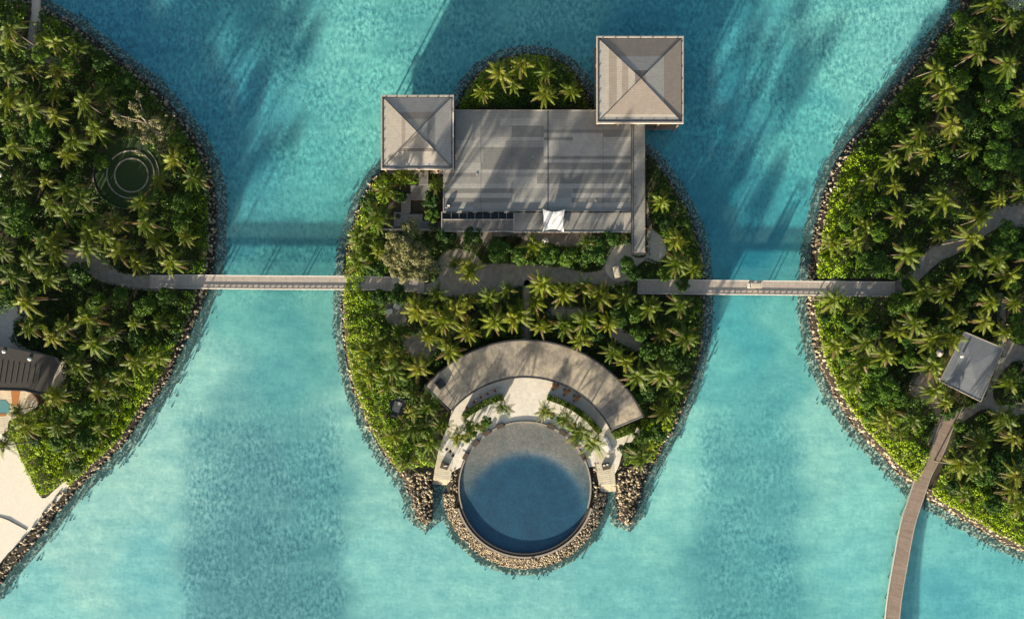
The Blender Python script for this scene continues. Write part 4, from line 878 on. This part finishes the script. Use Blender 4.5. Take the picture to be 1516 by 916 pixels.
# ------------------------------------------------------------ boulders
def rockshape(seed, sub=1):
    bm = bmesh.new(); bmesh.ops.create_icosphere(bm, subdivisions=sub, radius=1.0); rs = random.Random(seed)
    for v_ in bm.verts:
        d_ = mnoise.noise(v_.co * 1.3 + Vector((seed * 7.1, 0, 0))); v_.co *= 0.85 + 0.45 * d_ + rs.uniform(-.07, .07)
    sc3 = (rs.uniform(.8, 1.2), rs.uniform(.65, .95), rs.uniform(.75, 1.1))
    for v_ in bm.verts: v_.co = Vector((v_.co.x * sc3[0], v_.co.y * sc3[1], v_.co.z * sc3[2]))
    V = np.array([[tuple(v_.co) for v_ in f_.verts] for f_ in bm.faces]); bm.free(); return V
RS = [rockshape(i) for i in range(8)]; RS0 = [rockshape(i + 20, 1) for i in range(6)]
def rockmass(name, pts, mat, shapes, label=None, cat=None):
    Vs = []; T = []
    for (x, y, z, r_) in pts:
        S = random.choice(shapes); a_ = random.uniform(0, 6.28); c, s = math.cos(a_), math.sin(a_); Rm = np.array([[c, -s, 0], [s, c, 0], [0, 0, 1]]); V = S @ Rm.T * r_ + np.array([x, y, z])
        Vs.append(V); T.append(np.full(len(V), random.random()))
    o = np_mesh(name, np.concatenate(Vs), 3, mat, np.concatenate(T)); return tag(o, label, cat, kind='stuff')
EXCL_DECK = [[(200, 404), (650, 404), (650, 434), (200, 434)], [(940, 412), (1340, 412), (1340, 440), (940, 440)]]
dry = []; wet = []
def shore(w_, wd_in, wd_out, dens, skip=None, size=(.16, .5)):
    n = len(w_); off = offset(w_, 1.0)
    for i in range(n):
        a_, b_ = Vector(w_[i]), Vector(w_[(i + 1) % n]); L = (b_ - a_).length; nrm = Vector(off[i]) - a_
        if abs(a_.x) > 118 or abs(a_.y) > 74: continue
        for k in range(int(L * dens * (wd_in + .2) + random.random())):
            t_ = random.random(); d_ = random.uniform(-wd_in, .25); p = a_.lerp(b_, t_) + nrm * d_
            px, py = p.x / .15 + 758, 458 - p.y / .15
            if skip and skip(px, py): continue
            z = G if d_ < -1.7 else max(0, -d_ / 1.7) * G; dry.append((p.x, p.y, z + .02, random.uniform(*size) * random.choice((.8, 1, 1, 1.5))))
        for k in range(int(L * 2.6 * wd_out + random.random())):
            t_ = random.random(); d_ = .1 + wd_out * random.random() ** 1.9 * (0.85 + .9 * mnoise.noise(Vector((a_.x * .35, a_.y * .35, 0)))); p = a_.lerp(b_, t_) + nrm * d_
            wet.append((p.x, p.y, -.22 - .12 * d_ + random.uniform(-.12, .08), random.uniform(.14, .40) * (1.1 - .13 * d_)))
sk_c = lambda x, y: (math.hypot(x - 777, y - 722) < 125 and y > 690) or (y > 716 and 636 < x < 668) or (y > 715 and 886 < x < 914)
shore(WL, 1.9, 3.4, 4.4, None, (.22, .46)); shore(WR, 2.0, 3.6, 4.4, None, (.22, .46))
shore(WC, 1.8, 2.9, 4.4, sk_c, (.2, .42))
# spits and pool ring
def fill(poly, n, hfun, size):
    xs = [p[0] for p in poly]; ys = [p[1] for p in poly]; k = 0
    while k < n:
        x, y = random.uniform(min(xs), max(xs)), random.uniform(min(ys), max(ys))
        if inside(poly, np.array([x]), np.array([y]))[0]:
            z = hfun(x, y); q = P(x, y, z); big.append((q[0], q[1], z, random.uniform(*size))); k += 1
big = []
fill([(600, 698), (640, 698), (641, 745), (636, 772), (622, 772), (612, 740)], 170, lambda x, y: .95 - max(0, y - 740) * .02, (.28, .5))
fill([(914, 690), (958, 688), (950, 715), (940, 745), (930, 772), (918, 768), (915, 720)], 260, lambda x, y: 1.0 - max(0, y - 730) * .02, (.28, .5))
fill([(667, 682), (674, 690), (677, 712), (679, 730), (668, 725)], 30, lambda x, y: 1.1, (.25, .42)); fill([(879, 684), (886, 684), (890, 716), (886, 730), (878, 730), (877, 700)], 30, lambda x, y: 1.1, (.28, .45))
for i in range(2100):
    a_ = math.radians(random.uniform(185, 355)); d_ = random.uniform(0.0, 1.0); r_ = R0 + 1.25 + 2.7 * d_
    big.append((cx + r_ * math.cos(a_), cy + r_ * math.sin(a_), 1.25 - 1.25 * d_ + random.uniform(-.05, .1), random.uniform(.17, .37)))
for i in range(900):
    a_ = math.radians(random.uniform(194, 346)); d_ = random.random() ** 1.2; r_ = R0 + 3.6 + 1.6 * d_ * (1 + .4 * math.sin(a_ * 17))
    wet.append((cx + r_ * math.cos(a_), cy + r_ * math.sin(a_), -.25 - .35 * d_, random.uniform(.18, .36)))
big.sort(key=lambda p: -p[3]); single, rest = big[:298], big[298:]
protos = []
for k in range(6):
    V = RS[k]; o = np_mesh('boulder', V - 0, 3, M['rock_obj']); bpy.data.objects.remove(o, do_unlink=False) if False else None; protos.append(o)
for i, (x, y, z, r_) in enumerate(single):
    pr_ = protos[i] if i < 6 else protos[i % 6].copy()
    if i >= 6: COL.objects.link(pr_)
    pr_.location = (x, y, z + .06); pr_.scale = (r_ * 1.08,) * 3; pr_.rotation_euler = (0, 0, random.uniform(0, 6.28))
    base_, tip_ = P(0, 715, 1)[1], P(0, 748, 1)[1]
    where = 'landward end' if y > base_ else 'middle' if y > tip_ else 'pointed tip'
    side = 'left flank' if x < cx - R0 * .6 else 'right flank' if x > cx + R0 * .6 else 'bottom curve'
    if math.hypot(x - cx, y - cy) < R0 + 5 : tag(pr_, 'tan boulder on the ' + side + ' of the rock ring round the pool', 'boulder', 'boulders ringing the round pool')
    elif x < 0: tag(pr_, 'tan boulder at the ' + where + ' of the rock spit left of the pool', 'boulder', 'boulders of the left spit')
    else: tag(pr_, 'tan boulder at the ' + where + ' of the rock spit right of the pool', 'boulder', 'boulders of the right spit')
rockmass('revetment_rubble', rest + dry, M['rock'], RS)
rockmass('submerged_rubble', wet, M['reef'], RS0)
# thin groyne line across the beach
mb = MB(); mb.tube([P(-30, 754, .95), P(12, 769, 1.08), P(40, 784, 1.05)], .12, n=6); tag(mb.build('mooring_rope', M['bark']), 'dark rope line lying across the white beach at lower left', 'rope')

# ------------------------------------------------------------ palms
FR = []
def frond_polys(L, e0, k, az_, rs, wdt=1.0):
    n = 22; pol = []; tone = []
    def pt(t_): return np.array([L * t_ * math.cos(e0) * (1 - .12 * t_), 0, L * (t_ * math.sin(e0) - k * t_ * t_)])
    ca, sa = math.cos(az_), math.sin(az_); Rm = np.array([[ca, -sa, 0], [sa, ca, 0], [0, 0, 1]]); tw = rs.uniform(-.35, .35)
    pr_ = [pt(i / n) for i in range(n + 1)]
    for i in range(n):                              # midrib
        a_, b_ = pr_[i], pr_[i + 1]; wv = np.array([0, .055 * (1 - .7 * i / n), 0]); pol.append([a_ - wv, b_ - wv, b_ + wv, a_ + wv]); tone.append(.95)
    for i in range(2, n + 1):
        t_ = i / n; base = pr_[i - 1]; d_ = pr_[i] - pr_[i - 1]; d_ /= np.linalg.norm(d_)
        ll = .92 * wdt * (math.sin(math.pi * min(1, .14 + .80 * t_)) ** .6) * rs.uniform(.85, 1.1)
        for s_ in (-1, 1):
            dr = d_ * (.45 + .45 * t_) + np.array([0, s_ * (.72 - .25 * t_), -.55 - tw * s_ + rs.uniform(-.15, .15)]); dr /= np.linalg.norm(dr)
            w2 = d_ * .062; tip = base + dr * ll + np.array([0, 0, -.10 * ll]); mid = base + dr * ll * .55
            pol.append([base - w2 * .6, mid - w2 * .9, tip, mid + w2 * .9]); tone.append(rs.uniform(0, .75))
    V = np.array(pol) @ Rm.T; return V, tone
def palm_variant(seed):
    rs = random.Random(seed); nf = rs.randint(19, 25); Vs = []; T = []
    for i in range(nf):
        u = i / nf; e0 = math.radians(72 - 78 * u ** .8 + rs.uniform(-8, 8)); L = rs.uniform(3.3, 4.3) * (0.72 + .28 * min(1, u * 2.2)); k = .30 + .42 * rs.random() + (.15 if e0 > .6 else 0)
        V, t_ = frond_polys(L, e0, k, i * 2.39996 + rs.uniform(-.25, .25), rs, rs.uniform(.85, 1.1))
        if u > .84 and rs.random() < .6: t_ = [2.2 for x in t_]
        if .2 < u and rs.random() < .10: continue
        Vs.append(V); T += t_
    lean = (rs.uniform(-1.3, 1.3), rs.uniform(-1.3, 1.3)); h = rs.uniform(7.5, 10.5)
    root = empty('coconut_palm', (0, 0, 0)); tx, ty = rs.uniform(-.22, .22), rs.uniform(-.22, .22); V = np.concatenate(Vs); V[..., 2] += V[..., 0] * tx + V[..., 1] * ty; V = V + np.array([lean[0], lean[1], h])
    cr = np_mesh('crown', V, 4, M['palm'], np.array(T), root)
    pts = [(lean[0] * (t_ ** 1.8), lean[1] * (t_ ** 1.8), h * t_ - .1) for t_ in np.linspace(0, 1, 8)]
    MB().tube(pts, .17, .11, 7).build('trunk', M['palm_bark'], root, local=True, smooth=True)
    mb = MB()
    for j in range(5):
        a_ = j * 1.3; bx_, by_, bz_ = lean[0] + .26 * math.cos(a_), lean[1] + .26 * math.sin(a_), h - .28
        for q in range(3): mb.disc(bx_, by_, bz_ - .15 + .1 * q, bz_ - .05 + .1 * q, (.08, .13, .11)[q], 7, rt=(.13, .11, .03)[q])
    mb.build('coconuts', M['coconut'], root, local=True)
    return root, lean, h
NV = 14; PV = [palm_variant(100 + i) for i in range(NV)]
PALMS_L = """14,41 14,62 61,57 84,63 112,71 14,108 47,102 85,106 81,140 13,147 47,160 82,172 152,138 125,150 142,191 13,180 20,218 109,209 100,228 31,272 67,268 74,298 99,280 119,294 99,315 172,328
235,268 209,298 215,328 288,262 258,236 85,350 62,354 81,370 129,367 156,351 132,343 175,370 3,370 44,385 18,407 70,411 37,445 232,354 204,390 253,387 275,350 44,484 95,484 128,470 77,498 139,507 167,492 199,478
115,542 201,536 233,529 235,477 181,557 145,577 171,581 147,634 88,631 83,585 107,671 74,587 26,608 37,630 4,658 -14,230 -12,320 -12,430 -10,90"""
PALMS_R = """1471,6 1495,32 1519,30 1453,52 1448,77 1493,95 1387,104 1398,134 1399,153 1410,184 1362,196 1415,206 1520,140 1322,238 1354,245 1290,266 1325,275 1371,225 1346,215 1263,282 1440,222 1397,295 1361,305 1481,297
1515,283 1233,361 1268,357 1279,332 1331,319 1342,377 1451,322 1391,346 1439,352 1445,392 1476,385 1494,408 1419,416 1368,431 1399,433 1468,447 1502,447 1419,468 1459,475 1487,492 1381,501 1411,501 1329,490 1355,478
1234,444 1272,463 1237,511 1282,507 1278,535 1312,524 1381,541 1382,578 1401,596 1495,567 1350,619 1487,615 1264,564 1312,622 1332,640 1493,620 1450,654 1501,648 1421,686 1445,688 1505,704 1430,731 1498,725 1509,747 1530,600 1528,380"""
PALMS_C = """773,95 740,108 809,106 715,135 761,127 808,138 846,134 596,261 572,282 646,273 560,321 531,352 562,371 531,388 675,390 692,396 648,435 697,406 618,459 635,457 675,459 694,446 725,441 751,428 731,476 760,472 657,472
590,492 559,505 541,518 635,498 666,518 694,490 583,524 620,544 581,548 546,553 574,570 611,581 792,446 803,420 835,435 866,426 888,437 927,441 962,455 1008,450 801,483 835,481 866,474 901,479 860,503 908,520 927,535 945,557
980,553 980,494 1015,498 768,466 789,362 868,357 979,297 1000,355 1003,388 1027,398 632,603 612,632 655,629 583,645 638,655 599,681 983,609 950,675 1000,572 610,610"""
PALMS_S = "678,648 697,630 745,603 806,609 837,619 858,639 878,655"    # small palms planted in the plaza
def parse(s): return [tuple(map(float, q.split(','))) for q in s.split()]
ALLP = [(x, y, 1.0) for s in (PALMS_L, PALMS_R, PALMS_C) for x, y in parse(s)] + [(x, y, 0.62) for x, y in parse(PALMS_S)]
LM = {'the ringed lawn': (193, 259), 'the charcoal villa roof': (40, 550), 'the bare branching tree': (205, 170), 'the pale clearing at the left edge': (10, 475), 'the grey path of the left island': (160, 400),
      'the top left footbridge': (53, 20), 'the white beach': (30, 715), 'the left end of the long bridge': (255, 418), 'the smaller pavilion': (617, 195), 'the larger pavilion': (948, 119), 'the centre of the flat hall roof': (805, 240),
      'the big pale crowned tree': (604, 372), 'the white shade sail': (820, 326), 'the parked buggy': (911, 404), 'the black roof hatch': (652, 568), 'the top of the crescent roof': (785, 505), 'the right tip of the crescent roof': (945, 620),
      'the left stone landing': (655, 695), 'the right stone landing': (898, 690), 'the left end of the right bridge': (960, 425), 'the narrow vertical eave roof': (945, 330), 'the right end of the right bridge': (1235, 425), 'the grey square house': (1437, 541),
      'the curved boardwalk': (1380, 680), 'the bend of the right island path': (1395, 375), 'the pale clearing at the top right corner': (1502, 5), 'the round pool': (777, 680), 'the pale nook by the left bridge': (582, 458), 'the dark seating nook': (588, 602)}
DW = ['right of', 'above and right of', 'above', 'above and left of', 'left of', 'below and left of', 'below', 'below and right of']
ORD = ['nearest', 'second nearest', 'third nearest', 'fourth nearest', 'fifth nearest', 'sixth nearest', 'seventh nearest', 'eighth nearest', 'ninth nearest']
def namer(pts, what, fmt='{w} {d} {l}, the {o} one on that side', avoid=()):
    keys = []; by = {}
    for i, (x, y) in enumerate(pts):
        l = min((k for k in LM if k not in avoid), key=lambda k: math.hypot(LM[k][0] - x, LM[k][1] - y)); dx, dy = x - LM[l][0], LM[l][1] - y
        d = DW[int(round(math.degrees(math.atan2(dy, dx)) / 45)) % 8]; keys.append((l, d)); by.setdefault((l, d), []).append((math.hypot(dx, dy), i))
    out = [None] * len(pts)
    for (l, d), lst in by.items():
        for k, (_, i) in enumerate(sorted(lst)): out[i] = fmt.format(w=what, d=d, l=l, o=ORD[k] if len(lst) > 1 else 'alone there')
    return out
lab = namer([(x, y) for x, y, s in ALLP], 'coconut palm', '{w} {d} {l}, {o}')
used = set()
for i, (x, y, s) in enumerate(ALLP):
    k = random.randrange(NV); root, lean, h = PV[k]
    r = root if k not in used else copy_tree(root)
    used.add(k); sc = (1.02 if s == 1 else 1.12) * random.choice((random.uniform(.66, .9), random.uniform(.9, 1.13), random.uniform(.9, 1.13))); rz_ = random.uniform(0, 6.28)
    hs = sc * (random.uniform(.72, .98) if not (580 < x < 940 and 400 < y < 500) else random.uniform(1.0, 1.25)) if s == 1 else .60
    zc = G + h * hs; q = P(x, y, zc); lx, ly = lean[0] * sc, lean[1] * sc
    r.location = (q[0] - (lx * math.cos(rz_) - ly * math.sin(rz_)), q[1] - (lx * math.sin(rz_) + ly * math.cos(rz_)), G - .05 if s == 1 else pz - .05)
    r.scale = (sc, sc, hs); r.rotation_euler = (0, 0, rz_)
    tag(r, lab[i], 'palm tree', 'coconut palms on the islands' if s == 1 else 'small palms planted on the plaza')
for k in range(NV):
    if k not in used: [bpy.data.objects.remove(c) for c in list(PV[k][0].children)]; bpy.data.objects.remove(PV[k][0])

# ------------------------------------------------------------ broadleaf trees and bushes
def clump(nl, R, flat, rs, lsz, nb):
    """leaves on the skins of many small lobes, local, R = crown radius"""
    cs = []; Ls = []; 
    for b_ in range(nb):
        a_ = rs.uniform(0, 6.28); rad = R * math.sqrt(rs.random()) * .78; z = flat * math.sqrt(max(0.05, 1 - (rad / R) ** 2)) * rs.uniform(.65, 1.05); cs.append((rad * math.cos(a_), rad * math.sin(a_), z, R * rs.uniform(.2, .36)))
    C_, N_ = [], []
    for (x, y, z, r_) in cs:
        m_ = nl // nb; d_ = RNG.normal(0, 1, (m_, 3)); d_ /= np.linalg.norm(d_, axis=1)[:, None]; d_[:, 2] = np.abs(d_[:, 2]) * 1.0 - .15
        C_.append(np.array([x, y, z]) + d_ * r_ * RNG.uniform(.75, 1.08, (m_, 1))); N_.append(d_ * .6 + np.array([0, 0, .6]))
    C_ = np.concatenate(C_); N_ = np.concatenate(N_)
    return leaves(C_, N_, RNG.uniform(lsz * .7, lsz * 1.25, len(C_)), .55), cs
def tree_variant(name, R, h, seed, mat, nl=2200, lsz=.2, nb=22, bark='bark'):
    rs = random.Random(seed); root = empty(name, (0, 0, 0)); V, cs = clump(nl, R, R * .55, rs, lsz, nb); V = V + np.array([0, 0, h])
    np_mesh('crown', V, 4, mat, RNG.random(len(V)), root)
    mb = MB().tube([(0, 0, -.1), (.1, .05, h * .5), (0, 0, h)], .05 * R + .06, .03 * R + .03, 7)
    for c in cs[:9]: mb.tube([(0, 0, h * .6), (c[0] * .5, c[1] * .5, h + c[2] * .2), (c[0], c[1], h + c[2] * .8)], .035 * R, .012 * R, 5)
    mb.build('trunk', M[bark], root, local=True); return root
TV = [tree_variant('leafy_tree', 2.6, 3.2, 40 + i, M['tree'], 2000 + 200 * i, .21) for i in range(5)]
TREES = """25,325,28 60,196,20 5,440,22 118,404,18 142,448,18 178,440,16 215,455,18 246,440,16 150,520,16 100,520,14 120,610,18 160,600,14 128,650,17 85,655,14 70,240,14 105,95,16 60,80,14 150,90,16 186,120,14 150,240,12 270,300,15
268,330,14 262,210,14 170,555,13 200,500,15 660,352,15 700,350,16 738,372,18 770,378,16 812,376,18 842,380,16 880,372,22 905,352,15 930,392,14 938,405,13 590,436,16 560,440,12 555,400,14 545,300,13 590,290,13 638,296,14 640,318,12
700,500,12 720,492,11 742,488,10 640,575,12 596,560,12 552,535,12 880,495,14 915,470,16 940,465,14 945,495,14 960,520,15 990,520,14 1010,540,12 900,545,12 960,580,15 940,590,13 975,640,14 950,648,14 936,668,13 985,330,12 1012,330,10 975,320,10 1010,420,12 985,405,12
925,665,11 720,624,9 712,632,8 698,640,9 690,650,7 830,622,8 846,632,9 868,650,8 815,614,7 1478,118,22 1465,150,18 1500,160,20 1430,170,17 1485,190,18 1478,230,24 1505,238,18 1440,260,14 1462,270,13 1400,230,12 1340,170,14 1310,190,12 1370,150,12 1425,120,14 1420,30,14 1400,60,12 1462,110,14 1330,448,17 1345,505,14 1345,532,15
1300,545,20 1310,575,22 1285,590,16 1335,590,13 1290,615,12 1490,345,20 1478,370,17 1505,370,16 1440,432,13 1504,480,16 1508,500,12 1300,390,18 1320,400,14 1280,380,13 1300,345,15 1270,310,13 1310,300,12 1250,330,12 1420,630,10 1490,688,22 1470,700,17 1500,670,13 1460,640,13
1404,612,11 1470,745,15 1450,710,13 1412,720,12 1290,490,13 1255,480,13 1250,530,12 1350,450,12 1400,480,12 1222,470,9 1345,420,12 1500,420,12 720,120,9 830,118,9 52,650,12 112,690,13"""
TL = [tuple(map(float, q.split(','))) for q in TREES.split()]
lab = namer([(x, y) for x, y, r_ in TL], 'leafy bush', '{w} {d} {l}, {o}')
usedt = set()
for i, (x, y, rad) in enumerate(TL):
    k = random.randrange(5); r = TV[k] if k not in usedt else copy_tree(TV[k]); usedt.add(k)
    s = rad * .15 / 2.6; zs = max(.5, min(1.0, s * 1.15)); q = P(x, y, G + 3.2 * zs); r.location = (q[0], q[1], G); r.scale = (s, s, zs * .8); r.rotation_euler = (0, 0, random.uniform(0, 6.28))
    tag(r, lab[i], 'leafy bush', 'broadleaf bushes between the palms')
# the two pale trees
def pale(px, py, h, lobes, label, nl, lsz, tone_shift):
    q = P(px, py, G + h); r = empty('pale_tree', (q[0], q[1], G), 0, label, 'tree'); Vs = []; mb = MB().tube([(0, 0, -.1), (.2, .1, h * .4), (0, 0, h * .75)], .32, .2, 8); rs = random.Random(3)
    for (dx, dy, R_) in lobes:
        lx, ly = dx * .145, -dy * .145; Rm = R_ * .145; V, cs = clump(int(nl * R_ * R_ / 150), Rm, Rm * .7, rs, lsz, max(5, int(R_ * .9))); Vs.append(V + np.array([lx, ly, h - 1.0]))
        mb.tube([(0, 0, h * .6), (lx * .5, ly * .5, h * .85), (lx, ly, h - .3)], .16, .07, 6)
        for c in cs[:7]: mb.tube([(lx * .7, ly * .7, h - .6), (lx + c[0] * .6, ly + c[1] * .6, h - .4 + c[2] * .5), (lx + c[0] * 1.25, ly + c[1] * 1.25, h - .6 + c[2] * 1.3)], .06, .02, 4)
    V = np.concatenate(Vs); np_mesh('crown', V, 4, M['pale_tree'], np.clip(RNG.random(len(V)) + tone_shift, 0, 1), r); mb.build('trunk', M['pale_bark'], r, local=True)
M['pale_bark'] = simple('pale_bark', (0.24, 0.20, 0.16), .9, .2, 5)
pale(604, 372, 9.5, [(0, 0, 24), (-20, -14, 19), (-22, 14, 18), (4, -30, 18), (-8, 28, 19), (24, 8, 17), (18, 30, 15), (-4, -8, 20), (36, 22, 11)], 'big pale olive crowned tree beside the right end of the left bridge', 760, .17, 0)
pale(205, 175, 10.0, [(-36, -6, 8), (-26, 2, 10), (-10, -16, 10), (-2, -34, 8), (0, -6, 9), (6, 12, 10), (24, 8, 11), (10, 32, 11), (0, 48, 7), (28, 24, 8), (-14, 4, 8)], 'sparse pale tree with bare branching twigs near the ringed lawn', 620, .15, .05)

# ------------------------------------------------------------ continuous shrub cover (nobody could count it)
def shrubs(name, wpoly, inset, excl_px, bbox, seed, bright=None, dim=None):
    rg = np.random.default_rng(seed); x0, x1, y0, y1 = bbox; st = .25
    xs = np.arange(x0, x1, st); ys = np.arange(y0, y1, st); X, Y = np.meshgrid(xs, ys)
    msk = inside(wpoly, X, Y); de = dist_poly(wpoly, X, Y); msk &= de > inset
    gap = np.full(X.shape, 9.0)
    for poly, grow in excl_px:
        pw = [P(a_, b_, G)[:2] for a_, b_ in poly]; d_ = dist_poly(pw, X, Y); ins = inside(pw, X, Y); sd = np.where(ins, -d_, d_) - grow; gap = np.minimum(gap, sd)
    msk &= gap > 0
    if bright: de = np.minimum(de, dist_poly([P(a_, b_, G)[:2] for a_, b_ in bright], X, Y) * .6 + inset)
    # mounds
    Hh = np.full(X.shape, .3); area = msk.sum() * st * st; n = int(area * 1.0)
    jj, ii = np.nonzero(msk); pick = rg.integers(0, len(jj), n)
    for q in pick:
        mx_, my_ = xs[ii[q]] , ys[jj[q]]; e_ = de[jj[q], ii[q]] - inset
        wl = min(1, e_ / 7.0); r_ = rg.uniform(.6, 1.0) + wl * rg.uniform(0, 1.0); hgt = .55 + .55 * rg.random() + wl * rg.uniform(-.3, 1.7)
        a0, a1 = int((mx_ - r_ - x0) / st), int((mx_ + r_ - x0) / st) + 2; b0, b1 = int((my_ - r_ - y0) / st), int((my_ + r_ - y0) / st) + 2; a0, b0 = max(a0, 0), max(b0, 0)
        sub = Hh[b0:b1, a0:a1]; dd_ = ((X[b0:b1, a0:a1] - mx_) ** 2 + (Y[b0:b1, a0:a1] - my_) ** 2) / (r_ * r_); np.maximum(sub, np.where(dd_ < 1, hgt * np.sqrt(np.clip(1 - dd_, 0, 1)) ** .7 + .1, 0), out=sub)
    # deep gaps inside the groves
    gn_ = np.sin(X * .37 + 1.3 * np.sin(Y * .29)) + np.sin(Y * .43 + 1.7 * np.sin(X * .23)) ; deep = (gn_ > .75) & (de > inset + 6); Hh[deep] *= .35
    gy_, gx_ = np.gradient(Hh, st); dens = 30
    n = int(area * dens); pick = rg.integers(0, len(jj), n); ux = rg.uniform(-.5, .5, n) * st; uy = rg.uniform(-.5, .5, n) * st
    Xp = xs[ii[pick]] + ux; Yp = ys[jj[pick]] + uy; hz_ = Hh[jj[pick], ii[pick]]; keep = rg.random(n) < np.where(hz_ < .25, .5, 1); Xp, Yp, hz_, pick = Xp[keep], Yp[keep], hz_[keep], pick[keep]; n = len(Xp)
    nrm = np.stack([-gx_[jj[pick], ii[pick]] * .9, -gy_[jj[pick], ii[pick]] * .9, np.full(n, .75)], 1)
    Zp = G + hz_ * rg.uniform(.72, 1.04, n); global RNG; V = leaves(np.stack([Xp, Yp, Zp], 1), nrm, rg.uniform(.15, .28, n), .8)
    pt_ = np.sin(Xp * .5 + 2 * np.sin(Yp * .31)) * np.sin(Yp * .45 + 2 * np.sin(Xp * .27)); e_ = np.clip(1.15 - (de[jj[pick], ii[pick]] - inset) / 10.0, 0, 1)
    if dim: e_ = e_ * np.where(dim(Xp, Yp), .3, 1)  # palm shade on these shores painted into the leaf tone, edge less bright
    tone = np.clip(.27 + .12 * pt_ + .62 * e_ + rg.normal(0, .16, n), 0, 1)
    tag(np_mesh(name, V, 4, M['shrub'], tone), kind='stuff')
B = lambda *k: [(PATHS[q], -.35) for q in k]
lawn_px = [(193 + 50 * math.cos(t_ / 12 * math.pi), 259 + 50 * math.sin(t_ / 12 * math.pi)) for t_ in range(24)]
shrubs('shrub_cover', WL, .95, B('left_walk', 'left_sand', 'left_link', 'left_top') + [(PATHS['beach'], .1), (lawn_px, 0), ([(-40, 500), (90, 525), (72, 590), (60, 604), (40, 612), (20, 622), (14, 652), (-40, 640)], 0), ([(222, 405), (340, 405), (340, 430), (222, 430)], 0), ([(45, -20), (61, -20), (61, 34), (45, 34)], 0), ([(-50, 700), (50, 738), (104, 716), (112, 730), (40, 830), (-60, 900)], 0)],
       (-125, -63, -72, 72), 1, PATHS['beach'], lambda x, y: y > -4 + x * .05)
plz = PLAZA[:5] + [(690, 560), (777, 535), (870, 560), (930, 610)] + [(943, 632), (953, 640), (925, 656), (916, 692), (916, 730), (636, 730), (640, 700)]
arcx = [(777.2 + 190 * math.cos(math.radians(a_)), 695.8 - 190 * math.sin(math.radians(a_))) for a_ in range(24, 142, 6)] + [(777 + 150 * math.cos(math.radians(a_)), 701 - 150 * math.sin(math.radians(a_))) for a_ in range(140, 24, -6)]
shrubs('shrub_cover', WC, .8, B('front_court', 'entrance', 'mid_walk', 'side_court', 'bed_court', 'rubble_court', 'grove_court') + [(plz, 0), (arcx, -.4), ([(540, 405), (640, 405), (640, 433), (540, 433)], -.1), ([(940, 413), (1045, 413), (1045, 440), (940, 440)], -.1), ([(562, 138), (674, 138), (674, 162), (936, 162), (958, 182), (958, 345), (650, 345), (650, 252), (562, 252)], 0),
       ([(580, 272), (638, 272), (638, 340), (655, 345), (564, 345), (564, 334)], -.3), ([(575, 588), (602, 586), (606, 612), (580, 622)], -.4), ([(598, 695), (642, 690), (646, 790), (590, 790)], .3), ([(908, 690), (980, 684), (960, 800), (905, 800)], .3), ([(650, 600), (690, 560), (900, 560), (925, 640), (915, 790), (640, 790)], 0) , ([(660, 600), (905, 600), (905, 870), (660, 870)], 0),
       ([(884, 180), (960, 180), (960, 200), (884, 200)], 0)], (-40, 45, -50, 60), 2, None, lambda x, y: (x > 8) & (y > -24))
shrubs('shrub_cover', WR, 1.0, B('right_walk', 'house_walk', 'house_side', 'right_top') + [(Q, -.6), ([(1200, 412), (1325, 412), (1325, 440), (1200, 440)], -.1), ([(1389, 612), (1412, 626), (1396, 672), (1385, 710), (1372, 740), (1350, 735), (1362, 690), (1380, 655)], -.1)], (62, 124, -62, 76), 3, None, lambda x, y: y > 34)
